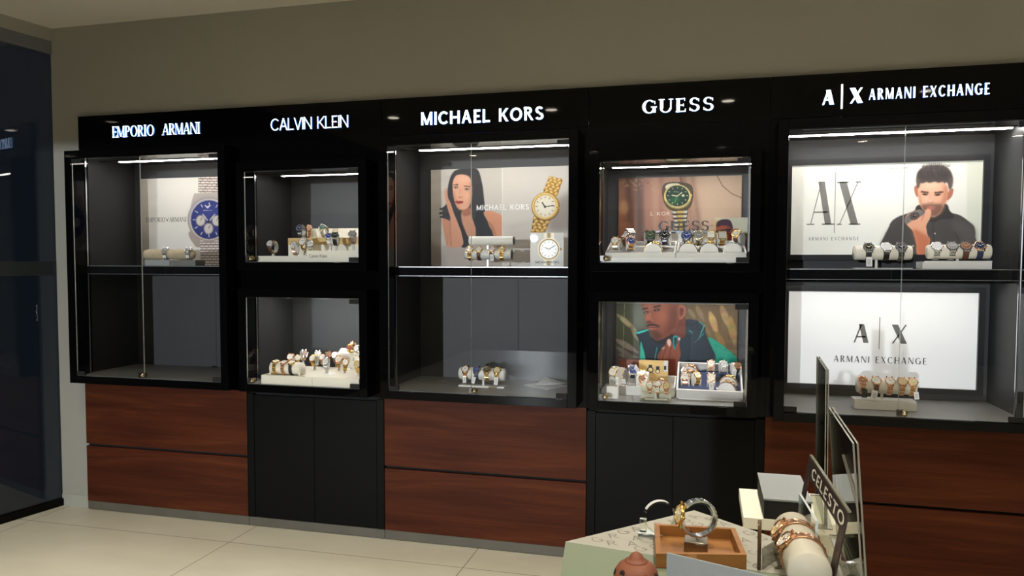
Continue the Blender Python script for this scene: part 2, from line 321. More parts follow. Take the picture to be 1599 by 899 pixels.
# ------------------------------------------------------------------ painted prints (vertex colours on a fine grid)
class Paint:
    def __init__(s, corners, nx, nz, bg):
        s.nx, s.nz = nx, nz
        a, b = np.meshgrid(np.linspace(0, 1, nx), np.linspace(0, 1, nz))
        (x0, y0), (x1, y1), (x3, y3), (x2, y2) = corners             # TL TR BL BR, bilinear
        s.u = (x0 * (1 - a) + x1 * a) * (1 - b) + (x3 * (1 - a) + x2 * a) * b
        s.v = (y0 * (1 - a) + y1 * a) * (1 - b) + (y3 * (1 - a) + y2 * a) * b
        s.du = abs(x1 - x0) / nx
        s.c = np.zeros((nz, nx, 3)); s.c[:] = s.col(bg)
    def col(s, c): return np.array(c, float)
    def blur(s, a, sig):
        sig = sig / s.du
        if sig < .3: return a
        r = int(sig * 2.5) + 1; k = np.exp(-np.arange(-r, r + 1) ** 2 / (2 * sig * sig)); k /= k.sum()
        for ax in (0, 1):
            p = [(0, 0)] * a.ndim; p[ax] = (r, r); q = np.pad(a, p, 'edge')
            a = sum(k[i] * np.take(q, range(i, i + a.shape[ax]), ax) for i in range(2 * r + 1))
        return a
    def put(s, msk, col, soft=1.5, al=1.0):
        msk = s.blur(msk.astype(float), soft) * al; s.c = s.c * (1 - msk[..., None]) + s.col(col) * msk[..., None]; return s
    def smooth(s, pts, n=5):
        out = []; N = len(pts)
        for i in range(N):
            p0, p1, p2, p3 = [np.array(pts[(i + k) % N], float) for k in (-1, 0, 1, 2)]
            for j in range(n):
                t = j / n; out.append(.5 * (2 * p1 + (p2 - p0) * t + (2 * p0 - 5 * p1 + 4 * p2 - p3) * t * t + (3 * p1 - p0 - 3 * p2 + p3) * t ** 3))
        return out
    def mask(s, pts):
        m = np.zeros(s.u.shape, bool); n = len(pts)
        for i in range(n):
            (xa, ya), (xb, yb) = pts[i], pts[(i + 1) % n]
            if ya == yb: continue
            cr = ((ya > s.v) != (yb > s.v)) & (s.u < (xb - xa) * (s.v - ya) / (yb - ya) + xa); m ^= cr
        return m
    def poly(s, pts, col, soft=1.5, al=1., sm=True): return s.put(s.mask(s.smooth(pts) if sm else pts), col, soft, al)
    def ell(s, cx, cy, rx, ry, col, rot=0, soft=1.5, al=1., inner=0):
        c, n = math.cos(R(rot)), math.sin(R(rot)); x = (s.u - cx) * c + (s.v - cy) * n; y = -(s.u - cx) * n + (s.v - cy) * c
        q = (x / rx) ** 2 + (y / ry) ** 2; return s.put((q < 1) & (q >= inner * inner), col, soft, al)
    def line(s, x0, y0, x1, y1, wd, col, soft=1.2, al=1.):
        d = np.array([x1 - x0, y1 - y0], float); L = np.hypot(*d); n = np.array([-d[1], d[0]]) / L * wd / 2
        return s.poly([(x0 + n[0], y0 + n[1]), (x1 + n[0], y1 + n[1]), (x1 - n[0], y1 - n[1]), (x0 - n[0], y0 - n[1])], col, soft, al, False)
    def mesh(s, name, x0, x1, z0, z1, Y, th, backmat, gain=1.0, pm=None, gam=1.0):
        nx, nz = s.nx, s.nz
        X, Z = np.meshgrid(np.linspace(x0, x1, nx), np.linspace(z1, z0, nz))
        vs = np.stack([X, np.full_like(X, Y), Z], -1).reshape(-1, 3)
        i = np.arange(nz * nx).reshape(nz, nx); q = np.stack([i[:-1, :-1], i[1:, :-1], i[1:, 1:], i[:-1, 1:]], -1).reshape(-1, 4)
        nv = len(vs); bx = np.array([(x0, Y, z0), (x1, Y, z0), (x1, Y, z1), (x0, Y, z1), (x0, Y + th, z0), (x1, Y + th, z0), (x1, Y + th, z1), (x0, Y + th, z1)])
        bf = np.array([(0, 4, 5, 1), (1, 5, 6, 2), (2, 6, 7, 3), (3, 7, 4, 0), (4, 7, 6, 5)]) + nv
        loc = np.array([(x0 + x1) / 2, Y, z0])
        me = bpy.data.meshes.new(name); me.from_pydata((np.vstack([vs, bx]) - loc).tolist(), [], np.vstack([q, bf]).tolist())
        lin = np.clip(s.c, 0, 255) / 255; lin = np.where(lin <= .04045, lin / 12.92, ((lin + .055) / 1.055) ** 2.4) ** gam * gain
        at = me.color_attributes.new('print', 'FLOAT_COLOR', 'POINT')
        full = np.ones((nv + 8, 4), np.float32); full[:nv, :3] = lin.reshape(-1, 3); full[nv:, :3] = .5
        at.data.foreach_set('color', full.ravel())
        me.materials.append(pm or M['print']); me.materials.append(backmat)
        mi = np.zeros(len(q) + 5, np.int32); mi[len(q):] = 1; me.polygons.foreach_set('material_index', mi); me.update()
        o = bpy.data.objects.new(name, me); COL.objects.link(o); o.location = loc
        return o
def print_mat(name, glow=0.):
    m = bpy.data.materials.new(name); m.use_nodes = True; nt = m.node_tree; b = nt.nodes['Principled BSDF']
    a = nt.nodes.new('ShaderNodeAttribute'); a.attribute_name = 'print'; nt.links.new(a.outputs['Color'], b.inputs['Base Color'])
    b.inputs['Roughness'].default_value = .5; b.inputs['Specular IOR Level'].default_value = .3
    if glow: nt.links.new(a.outputs['Color'], b.inputs['Emission Color']); b.inputs['Emission Strength'].default_value = glow
    return m
M['print'] = print_mat('printed_poster'); M['backlit_print'] = print_mat('backlit_print', .42)

# ------------------------------------------------------------------ the room
X0, X1, X2, X3, X4, X5 = -3.633, -2.513, -1.672, -.566, .283, 1.393
ZH0, ZH1 = 2.1755, 2.3713
WL, WY, ZC = -3.845, .027, 2.91
struct(build('floor', MB().box((-3.95, -9, -.05), (4.2, .6, 0), M['floor'])))
struct(build('ceiling', MB().box((-3.95, -9, ZC), (4.2, .6, ZC + .05), M['ceiling'])))
wb = MB().box((WL, WY, 0), (X0, WY + .06, ZC), M['wall']).box((X0, WY, ZH1 - .03), (4.2, WY + .06, ZC), M['wall']).box((X5 + .01, WY, 0), (4.2, WY + .06, ZH1 - .03), M['wall']).box((-4, .55, 0), (4.2, .6, ZC), M['wall'])
struct(build('wall_back', wb))
struct(build('wall_right', MB().box((4.2, -9, 0), (4.26, .6, ZC), M['wall'])))
struct(build('wall_front_light_stop', MB().box((-7.5, -9.1, 2.42), (4.2, -9, 4.2), M['wall'])))  # unseen lintel, added to keep the far light off the upper wall
# stone skirting left of the cabinets
struct(build('baseboard_back', MB().box((WL, WY - .004, 0), (X0 + .02, WY, .072), M['skirt'])))
# glass partition, slightly turned away from square
dl = Vector((-.064, -.372, 0)).normalized(); dn = Vector((dl.y, -dl.x, 0))
P0 = Vector((WL, WY, 0))
def part_box(a, b, z0, z1, t0, t1, mt, mb, em=None):
    p = [P0 + dl * a + dn * t0, P0 + dl * b + dn * t0, P0 + dl * b + dn * t1, P0 + dl * a + dn * t1]
    return mb.prism([q + Vector((0, 0, z0)) for q in p], (0, 0, z1 - z0), mt)
wn = MB(); part_box(.0, 1.15, .045, 2.76, .0, .012, M['winglass'], wn)
win = struct(build('window_1', wn))
fr = MB(); part_box(0, 1.15, 0, .045, -.012, .03, M['gloss'], fr); part_box(0, 1.15, 2.76, 2.835, -.01, .03, mat('partition_rail', (.14, .15, .16), .5), fr)
build('window_frame', fr, win)
fs = MB(); part_box(.02, 1.15, 1.425, 1.51, -.002, -.0005, M['frost'], fs); build('frosted_band', fs, win)
hb = MB()
hb.tube([P0 + dl * (.12 - .02 * math.sin(PI * k / 10)) + dn * (.016 + .03 * math.sin(PI * k / 10)) + Vector((0, 0, 1.155 + .0095 * k)) for k in range(11)], .006, M['steel']); build('door_handle', hb, win)
bk = MB(); part_box(0, 1.15, 2.835, ZC, -.012, .08, M['wall'], bk); struct(build('trim_1', bk))

# ------------------------------------------------------------------ base units, plinths, fascia signs
UN = [('drawer', X0, X1, 'leftmost, beside the pale wall strip'), ('door', X1, X2, ''), ('drawer', X2, X3, ''), ('door', X3, X4, ''), ('drawer', X4, X5, '')]
BL = ['cherry wood two-drawer base unit at the far left, beside the bare wall', 'black two-door base cabinet between the left and middle wooden drawer units',
      'cherry wood two-drawer base unit in the middle of the row', 'black two-door base cabinet behind the display table',
      'cherry wood two-drawer base unit at the far right, behind the clear sign holders']
G_BASE = 'base cabinets along the wall'
for i, (kind, xa, xb, _) in enumerate(UN):
    t = thing('drawer_unit' if kind == 'drawer' else 'base_cabinet', ((xa + xb) / 2, .2, 0), BL[i], 'drawer unit' if kind == 'drawer' else 'cabinet', G_BASE)
    build('plinth', MB().box((xa + .0015, .004, .003), (xb - .0015, .02, .053), M['plinth']), t)
    build('carcass', MB().box((xa + .002, .024, .0), (xb - .002, .5, .775), M['gap']).box((xa + .004, .02, .05), (xb - .004, .024, .775), M['gap']), t)
    if kind == 'drawer':
        build('drawer', MB().box((xa + .003, 0, .4075), (xb - .003, .02, .778), M['wood']), t, .0015)
        build('drawer', MB().box((xa + .003, 0, .0535), (xb - .003, .02, .393), M['wood']), t, .0015)
    else:
        s0 = .042
        build('stile', MB().box((xa + .001, 0, .0535), (xa + s0, .02, .765), M['black']), t)
        build('stile', MB().box((xb - s0, 0, .0535), (xb - .001, .02, .765), M['black']), t)
        xm = (xa + xb) / 2
        build('door', MB().box((xa + s0 + .0025, 0.001, .0535), (xm - .0012, .02, .757), M['black']), t, .001)
        build('door', MB().box((xm + .0012, 0.001, .0535), (xb - s0 - .0025, .02, .757), M['black']), t, .001)
# surround panels behind the boxes
CABS = []   # name, outer x0,x1,z0,z1
FR = .045
EAo = (-3.633, -2.560, .793, 2.154); MKo = (-1.645, -.603, .793, 2.154); AXo = (.312, 1.372, .782, 2.154)
CK1o = (-2.490, -1.718, 1.465, 2.048); CK2o = (-2.490, -1.718, .793, 1.362); G1o = (-.542, .240, 1.465, 2.038); G2o = (-.542, .240, .793, 1.366)
def holed(mb, xa, xb, z0, z1, holes, y0, y1, mt):
    xs = xa
    hx0, hx1 = holes[0][0], holes[0][1]
    if hx0 > xa: mb.box((xa, y0, z0), (hx0, y1, z1), mt)
    if hx1 < xb: mb.box((hx1, y0, z0), (xb, y1, z1), mt)
    z = z0
    for h in sorted(holes, key=lambda q: q[2]):
        if h[2] > z: mb.box((hx0, y0, z), (hx1, y1, h[2]), mt)
        z = h[3]
    if z < z1: mb.box((hx0, y0, z), (hx1, y1, z1), mt)
    return mb
def inset(o, d=.012): return (o[0] + d, o[1] - d, o[2] + d, o[3] - d)
SG = [('EMPORIO  ARMANI', .16, .05, .035, .05, (177, 198), (177, 215), 313, 'black fascia panel with thin white serif lettering, over the leftmost cabinet'),
      ('CALVIN KLEIN', .085, .085, 0, .04, (424, 186), (424, 204.5), 545, 'black fascia panel with thin white plain lettering, second from the left'),
      ('MICHAEL KORS', .17, .16, 0, .13, (658, 176), (658, 196), 849, 'black fascia panel with bold white plain lettering, over the middle cabinet'),
      ('GUESS', .19, .075, .05, .2, (1003, 157), (1003, 178), 1114, 'black fascia panel with one five-letter white serif word'),
      ('AX', .2, .09, 0, .1, None, None, 0, 'black fascia panel with two large white letters and two smaller words, at the far right')]
for i, (txt, T, t_, sf, tr, a, b, xr, lb) in enumerate(SG):
    xa, xb = (X0, X1, X2, X3, X4, X5)[i:i + 2]
    t = thing('fascia_sign', ((xa + xb) / 2, .0, ZH0), lb, 'sign', 'fascia signs over the cabinets')
    build('panel', MB().box((xa + .001, 0, ZH0), (xb - .001, .024, ZH1), M['gloss']), t, .0015)
    def fit(txt, a, b, xr, T, t_, sf, tr):
        A = onY(*b, 0); B = onY(*a, 0); C = onY(xr, b[1], 0)
        x = 0; tot = sum(glyph(c, T, t_, sf)[1] + tr for c in txt) - tr; k = (C.x - A.x) / tot
        for wd in txt.split(' '):
            wl = sum(glyph(c, T, t_, sf)[1] + tr for c in wd) - tr
            if wd: build('lettering', letters(MB(), wd, (A.x + x * k, -.0005, A.z), (wl * k, 0, 0), (0, 0, B.z - A.z), T, t_, sf, tr, M['sign'], .007, M['signside']), t)
            x += wl + tr + (.42 + tr if wd else 0) if wd else .42 + 2 * tr
    if txt != 'AX': fit(txt, a, b, xr, T, t_, sf, tr)
    else:
        fit('A', (1283, 141.5), (1283, 164.5), 1302.5, .28, .12, 0, .1); fit('X', (1325.5, 138), (1325.5, 162), 1347.5, .28, .12, 0, .1)
        A = onY(1314, 170, 0); B = onY(1314, 132, 0); build('lettering', MB().box((A.x - .0035, -.0075, A.z), (A.x + .0035, -.0005, B.z), M['sign']), t)
        fit('ARMANI EXCHANGE', (1356, 139.5), (1356, 156.5), 1544.5, .21, .10, 0, .2)

# ------------------------------------------------------------------ the seven display cabinets
YB, RP = .43, .106
def cabinet(o, sur, label, doors, strip, shelf=None, hinge='LR', lock=None, under=None, led='led'):
    xa, xb, z0, z1 = o
    xi0, xi1 = xa + FR, xb - FR; zi0, zi1 = z0 + FR - .002, z1 - FR
    t = thing('display_cabinet', ((xa + xb) / 2, 0, z0), label, 'cabinet', 'wall display cabinets')
    f = MB()
    f.box((xa, -RP, z0), (xi0, .022, z1), M['gloss']); f.box((xi1, -RP, z0), (xb, .022, z1), M['gloss'])
    f.box((xi0, -RP, z0), (xi1, .022, zi0), M['gloss']); f.box((xi0, -RP, zi1), (xi1, .022, z1), M['gloss'])
    build('frame', f, t, .0015)
    build('surround', holed(MB(), sur[0] + .001, sur[1] - .001, sur[2], sur[3], [inset(o, .004)], 0, .02, M['gloss']), t)
    xl, xr = xa + .018, xb - .018                                     # carcass, a little wider than the opening
    zc = zi1 + (.03 if shelf else .019)
    build('back_panel', MB().box((xl, YB, zi0 - .02), (xr, YB + .012, zc), M['inner']), t)
    build('side_panel', MB().box((xl - .015, .0225, zi0 - .02), (xl, YB, zc), M['side']), t)
    build('side_panel', MB().box((xr, .0225, zi0 - .02), (xr + .015, YB, zc), M['side']), t)
    build('ceiling_panel', MB().box((xl, .0225, zc), (xr, YB, zc + .012), M['side']), t)
    build('bottom_panel', MB().box((xl, .0225, zi0 - .02), (xr, YB, zi0), M['innerfloor']).box((xi0 + .0005, -.092, zi0), (xi1 - .0005, .022, zi0 + .0015), M['innerfloor']).box((xl, .022, zi0), (xr, YB, zi0 + .0015), M['innerfloor']), t)
    for ex in (xi0 + .0002, xi1 - .0045): build('edge_trim', MB().box((ex, -.004, zi0 + .002), (ex + .0043, .004, zi1 - .001), M['chrome']), t)
    if shelf:
        s = build('shelf', MB().box((xl, -.002, shelf - .05), (xr, YB, shelf), M['shelf']), t)
        for eb in (((xl, -.005, shelf - .0035), (xr, -.002, shelf)), ((xl, -.005, shelf - .05), (xr, -.002, shelf - .048)), ((xl, -.005, shelf - .048), (xl + .004, -.002, shelf - .0035))): build('edge_trim', MB().box(*eb, M['trim']), s)
    if strip:
        s0, s1 = strip
        st = build('light_strip', MB().box((s0, .165, zc - .016), (s1, .19, zc - .004), M['lampring']).box((s0 + .002, .166, zc - (.0195 if shelf else .0175)), (s1 - .002, .188, zc - .0165), M[led]), t)
        build('strip_lip', MB().box((xl, .14, zc - .0165), (xr, .146, zc), M['inner']), st)
    if under:
        st = build('light_strip', MB().box((under[0], .165, shelf - .056), (under[1], .19, shelf - .0505), M['lampring']).box((under[0] + .002, .166, shelf - .0605), (under[1] - .002, .188, shelf - .0565), M['led_low']), t)
        build('strip_lip', MB().box((xl, .13, shelf - .064), (xr, .134, shelf - .0505), M['shelf']), st)
    # glass doors
    gz0, gz1 = zi0 + .004, zi1 - .004; gy0, gy1 = -.098, -.092
    n = len(doors) - 1
    xs = [xi0 + .002] + list(doors[1:-1]) + [xi1 - .002]
    for k in range(n):
        a, b = xs[k] + (.001 if k else 0), xs[k + 1] - (.001 if k < n - 1 else 0)
        d = build('glass_door', MB().box((a, gy0, gz0), (b, gy1, gz1), M['glass'], None, M['edge']), t)
        side = hinge[k]
        for zz in (gz0, gz1 - .022):
            hx = (a, a + .055) if side == 'L' else (b - .055, b)
            build('hinge', MB().box((hx[0] - .001, gy0 - .004, zz - .002), (hx[1], gy1 + .004, zz + .022), M['gap']), d, .001)
        if lock is not None and k == lock[0]:
            lx = lock[1]
            lk = MB().cyl((lx + .012, gy0 - .014, gz0 + .018), (lx + .012, gy1 + .012, gz0 + .018), .013, M['brass'], 18).box((lx - .016, gy0 - .008, gz0 + .004), (lx + .004, gy1 + .008, gz0 + .03), M['darkmetal']).cyl((lx + .012, gy0 - .016, gz0 + .018), (lx + .012, gy0 - .014, gz0 + .018), .007, M['chrome'], 14)
            build('lock', lk, d)
    return t, zi0 + .0015, xl, xr
cabinet(EAo, (X0, X1, .779, ZH0 - .001), 'tall black display cabinet at the far left, with a watch poster above an empty compartment', [0, -3.118, 0], (-3.50, -2.60), 1.486, 'LR', (0, -3.135))
cabinet(MKo, (X2, X3, .779, ZH0 - .001), 'tall black display cabinet in the middle, with a poster of a woman above its shelf', [0, -1.146, 0], (-1.53, -.655), 1.486, 'LR', (0, -1.14))
cabinet(AXo, (X4, X5, .779, ZH0 - .001), 'tall black display cabinet at the far right, with two white lightbox posters', [0, .836, 0], (.34, 1.34), 1.482, 'LR', (1, .848), (.36, 1.32), 'led_high')
cabinet(CK1o, (X1, X2, 1.4145, ZH0 - .001), 'small black display cabinet without a poster, upper of its pair', [0, 0], (-2.38, -1.75), None, 'R', (0, -2.42))
cabinet(CK2o, (X1, X2, .779, 1.414), 'small black display cabinet without a poster, lower of its pair, full of gold watches', [0, 0], (-2.38, -1.75), None, 'R', (0, -2.42), led='led_high')
cabinet(G1o, (X3, X4, 1.4145, ZH0 - .001), 'small black display cabinet with a green-dial watch poster, upper of its pair', [0, 0], (-.47, .21), None, 'R', (0, -.475), led='led_high')
cabinet(G2o, (X3, X4, .779, 1.414), 'small black display cabinet with a man-in-teal-jacket poster, lower of its pair', [0, 0], (-.47, .21), None, 'R', (0, -.475), led='led_high')
ZE, ZK1, ZK2, ZG1, ZG2, ZLOW, ZAX, ZAXL = 1.4867, 1.5102, .8382, 1.5102, .8382, .8382, 1.4827, .8272
# ------------------------------------------------------------------ posters
WHITE_GAIN = .92
# 1: watch poster, leftmost cabinet
p = Paint([(115, 112), (933, 75), (145, 862), (950, 869)], 330, 250, (236, 232, 224))
p.put(p.u < 262 + (p.v - 112) * .02, (205, 200, 190), 8)  # left band: the cabinet frame's shadow painted into the print
for k in range(5): p.line(120, 300 + 120 * k, 270, 260 + 120 * k, 26, (190, 184, 174), 10, .35)
p.poly([(100, 560), (250, 660), (262, 900), (100, 900)], (180, 173, 163), 22, .5)
def bracelet(p, x0, x1, y0, y1, rows, cols, lt, dk, sk=0):
    p.poly([(x0, y0), (x1, y0), (x1 + sk, y1), (x0 + sk, y1)], dk, 1.5, 1, False)
    h = (y1 - y0) / rows; w_ = (x1 - x0) / cols
    for r in range(rows):
        for c in range(-1, cols + 1):
            ox = (w_ / 2 if r % 2 else 0) + sk * r / rows; a = max(x0 + sk * r / rows, x0 + c * w_ + ox + 2); b = min(x1 + sk * r / rows, x0 + (c + 1) * w_ + ox - 2)
            if b > a: p.poly([(a, y0 + r * h + 2), (b, y0 + r * h + 2), (b, y0 + r * h + h * .62), (a, y0 + r * h + h * .62)], lt, 1.5, 1, False)
bracelet(p, 625, 860, 60, 262, 9, 6, (238, 230, 222), (140, 122, 114))
bracelet(p, 640, 870, 640, 875, 10, 6, (236, 228, 220), (138, 120, 112), 16)
p.poly([(625, 230), (585, 250), (560, 380), (600, 400), (660, 290), (860, 290), (900, 300), (900, 225)], (188, 176, 166), 2)
p.poly([(560, 560), (600, 690), (650, 700), (660, 640), (880, 640), (880, 560)], (176, 162, 152), 2)
p.ell(722, 460, 186, 196, (176, 160, 148), 0, 2); p.ell(720, 458, 172, 184, (216, 206, 198), 0, 2); p.ell(720, 462, 154, 170, (44, 52, 112), 0, 2); p.ell(705, 440, 130, 140, (58, 70, 140), 0, 30, .7)
for a in range(0, 360, 30):
    ca, sa = math.cos(R(a)), math.sin(R(a)); p.line(720 + 112 * ca, 462 + 124 * sa, 720 + 140 * ca, 462 + 154 * sa, 7, (210, 208, 214))
for cx, cy in ((648, 470), (785, 470), (716, 540)): p.ell(cx, cy, 42, 50, (150, 140, 138)); p.ell(cx, cy, 34, 42, (206, 198, 192)); p.line(cx, cy, cx + 12, cy - 30, 5, (90, 84, 90))
p.line(716, 480, 665, 412, 8, (225, 222, 226)); p.line(716, 480, 770, 410, 7, (225, 222, 226)); p.line(716, 480, 700, 590, 4, (200, 200, 210)); p.ell(716, 480, 12, 14, (60, 55, 60)); p.line(716, 480, 732, 430, 6, (50, 46, 50))
for k in range(3): p.line(706, 362 - 9 * k, 682 + 3 * k, 338 + 6 * k - 6, 6, (226, 224, 228)); p.line(706, 362 - 9 * k, 730 - 3 * k, 338 + 6 * k - 6, 6, (226, 224, 228))
p.line(668, 380, 748, 380, 5, (170, 170, 190))
po = p.mesh('watch_poster', -3.553, -2.855, 1.4875, 2.046, .41, .006, M['whitecard'], WHITE_GAIN)
tag(po, 'white poster showing a steel watch with a blue dial, on the leftmost shelf', 'poster', 'printed posters')
A = onY(228, 347, .4095); B = onY(291, 348, .4095); C_ = onY(228, 339.5, .4095)
build('lettering', letters(MB(), 'EMPORIOvARMANI', (A.x, .4095, A.z), (B.x - A.x, 0, 0), (0, 0, C_.z - A.z), .17, .075, .03, .06, M['greyink']), po)

# 2: woman with dark hair, gold watch; middle cabinet
p = Paint([(68, 80), (1273, 76), (63, 855), (1268, 872)], 400, 258, (203, 197, 188))
p.put(p.u > 665, (214, 208, 200), 1.5); p.put((p.v > 695) & (p.u < 665), (186, 175, 166), 1.5)
for k in range(7): p.line(60, 180 + 105 * k, 250, 140 + 110 * k, 30, (186, 178, 168), 14, .5)
p.poly([(1060, 420), (1130, 330), (1290, 280), (1290, 560), (1100, 600), (1030, 560)], (150, 138, 130), 26, .8)
for k in range(4): p.line(700, 560 + 70 * k, 1000, 500 + 60 * k, 34, (190, 180, 172), 20, .5)
p.poly([(60, 640), (160, 760), (190, 870), (60, 870)], (160, 150, 142), 18, .6)
hair = (54, 50, 52)
p.poly([(300, 82), (250, 115), (222, 180), (208, 260), (205, 330), (185, 372), (140, 395), (165, 410), (132, 432), (165, 442), (140, 462), (195, 478), (240, 505), (300, 560), (330, 620), (440, 640), (520, 600), (525, 430), (515, 300), (500, 190), (470, 95), (420, 76)], hair, 2)
p.poly([(440, 470), (470, 420), (520, 420), (560, 540), (608, 628), (440, 632)], (34, 32, 36), 2)
p.poly([(300, 500), (340, 560), (388, 640), (380, 694), (320, 694)], (34, 32, 36), 2)
p.poly([(330, 420), (400, 400), (420, 480), (446, 560), (440, 630), (388, 632), (352, 560), (328, 490)], (206, 150, 122), 3)
p.poly([(330, 400), (400, 385), (412, 440), (345, 455)], (170, 112, 88), 6)
skin = (226, 172, 144)
p.poly([(290, 128), (345, 124), (395, 145), (413, 200), (415, 290), (402, 360), (372, 395), (335, 406), (300, 396), (272, 345), (256, 270), (254, 190), (268, 150)], skin, 2)
p.poly([(262, 260), (272, 345), (300, 396), (318, 400), (290, 350), (276, 280)], (196, 132, 104), 8, .7)
p.poly([(400, 180), (416, 200), (416, 300), (402, 360), (388, 380), (398, 280)], (196, 136, 108), 8, .7)
p.ell(345, 165, 55, 26, (238, 190, 164), 0, 14, .6); p.ell(372, 300, 26, 30, (238, 186, 160), 0, 12, .5); p.ell(295, 290, 14, 22, (236, 180, 154), 0, 10, .5)
for ex, ey in ((280, 226), (375, 243)):
    p.ell(ex, ey, 21, 9, (120, 84, 70), 5, 2.5, .8); p.ell(ex, ey + 1, 15, 5.5, (232, 214, 204), 5, 1.5); p.ell(ex, ey, 7, 6.5, (48, 32, 28), 0, 1); p.line(ex - 21, ey - 4, ex + 21, ey - 6, 4, (60, 40, 34))
p.line(258, 205, 300, 203, 7, (86, 60, 50), 2); p.line(350, 216, 402, 222, 7, (86, 60, 50), 2)
p.line(322, 235, 312, 296, 8, (204, 146, 118), 5, .7); p.ell(318, 303, 19, 8, (190, 124, 98), 0, 3, .8); p.ell(318, 293, 8, 8, (242, 198, 174), 0, 4, .7)
p.poly([(272, 338), (292, 332), (306, 336), (318, 333), (346, 342), (328, 354), (304, 357), (284, 352)], (172, 66, 62), 1.8); p.line(274, 341, 344, 343, 2.5, (110, 40, 40), 1)
p.poly([(188, 240), (206, 232), (212, 300), (236, 352), (262, 430), (296, 510), (328, 600), (332, 694), (205, 694), (222, 520), (232, 470), (218, 420), (198, 352), (184, 300)], (218, 160, 130), 2.2)
p.poly([(158, 482), (200, 480), (226, 505), (228, 600), (206, 694), (196, 690), (178, 600)], (208, 148, 116), 2.2)
p.line(228, 470, 236, 694, 10, (180, 118, 92), 4, .7); p.line(205, 320, 240, 430, 5, (180, 118, 92), 3, .6)
p.poly([(512, 432), (560, 418), (612, 432), (664, 470), (664, 632), (604, 630), (575, 560), (545, 500)], (214, 152, 120), 2.2)
p.poly([(545, 500), (575, 560), (604, 628), (620, 628), (590, 540)], (170, 108, 82), 6, .7)
p.put((p.u > 665) & (p.u < 672), (226, 222, 214), 1.5)
gd, gl, gk = (198, 152, 66), (244, 214, 140), (112, 76, 26)
def braid(p, quad, n):
    p.poly(quad, gk, 1.5, 1, False); a, b, c, d = [np.array(q, float) for q in quad]
    for k in range(n):
        for j in range(3):
            t0 = (k + .5) / n; l = a + (d - a) * t0; r_ = b + (c - b) * t0; q = l + (r_ - l) * ((j + .5 + (.17 if k % 2 else -.17)) / 3)
            p.ell(q[0], q[1], 21, 13, gd, 30 if j % 2 else -25, 1.5); p.ell(q[0] - 3, q[1] - 4, 13, 6, gl, 30 if j % 2 else -25, 2)
braid(p, [(1052, 156), (1154, 184), (1112, 312), (1000, 272)], 6); braid(p, [(922, 470), (1062, 486), (1012, 600), (904, 594)], 5)
p.ell(1018, 394, 112, 112, gk, 0, 2); p.ell(1016, 391, 109, 109, gd, 0, 2); p.ell(1014, 388, 101, 102, gl, 0, 2, 1, .9); p.ell(1016, 391, 86, 88, (236, 228, 208), 0, 2); p.ell(1120, 405, 16, 10, gd, 15); p.ell(1016, 391, 60, 62, (246, 240, 226), 0, 6, .6)
for a in range(0, 360, 30): ca, sa = math.cos(R(a)), math.sin(R(a)); p.line(1016 + 60 * ca, 391 + 62 * sa, 1016 + 78 * ca, 391 + 80 * sa, 7, (186, 150, 92), 1.5, .9)
p.line(1014, 395, 990, 358, 9, (66, 54, 40)); p.line(1014, 395, 1084, 386, 7, (66, 54, 40)); p.ell(1014, 395, 9, 9, (66, 54, 40))
po = p.mesh('woman_poster', -1.552, -.690, 1.4875, 2.046, .41, .006, M['whitecard'], WHITE_GAIN, None, 1.08)
tag(po, 'beige poster of a dark-haired woman beside a gold watch, on the middle shelf', 'poster', 'printed posters')
A = onY(744, 328.3, .4095); B = onY(826, 328.3, .4095); C_ = onY(744, 320, .4095)
build('lettering', letters(MB(), 'MICHAEL KORS', (A.x, .4095, A.z), (B.x - A.x, 0, 0), (0, 0, C_.z - A.z), .17, .15, 0, .13, M['whiteink']), po)

# 3: green-dial watch on draped fabric
p = Paint([(217, 105), (1328, 72), (215, 832), (1328, 836)], 330, 216, (186, 150, 130))
p.put(p.u > 900, (206, 182, 160), 60); p.put(p.u < 420, (140, 106, 92), 90, .8)
for x0, x1, wd, c in ((300, 330, 60, (112, 84, 74)), (400, 430, 70, (98, 76, 70)), (480, 520, 40, (176, 130, 114)), (560, 570, 36, (200, 160, 142)), (610, 620, 26, (160, 112, 100)), (800, 980, 34, (140, 104, 92)), (880, 1010, 22, (120, 84, 74)), (860, 930, 30, (196, 164, 146)), (250, 240, 60, (168, 126, 104))):
    p.line(x0, 60, x1, 850, wd, c, 18, .75)
for k in range(40):
    rx, ry = random.uniform(225, 540), random.uniform(110, 210); p.ell(rx, ry, random.uniform(6, 20), random.uniform(4, 10), random.choice([(196, 150, 118), (150, 104, 82), (210, 168, 140)]), random.uniform(0, 90), 3, .6)
p.ell(265, 370, 45, 70, (202, 160, 124), 0, 14, .8); p.poly([(225, 480), (260, 420), (330, 520), (345, 640), (225, 690)], (160, 112, 84), 16, .7)
for k in range(7): p.line(235 + 14 * k, 500, 250 + 18 * k, 690, 6, (196, 152, 120), 4, .6)
p.line(1105, 70, 1160, 170, 7, (140, 110, 86), 2); p.line(1160, 170, 1240, 240, 7, (140, 110, 86), 2); p.line(1240, 240, 1330, 280, 7, (140, 110, 86), 2)
p.line(776, 70, 800, 160, 9, (110, 80, 66), 3)
p.poly([(640, 150), (860, 150), (900, 250), (860, 380), (700, 390), (630, 300)], (96, 84, 58), 2)
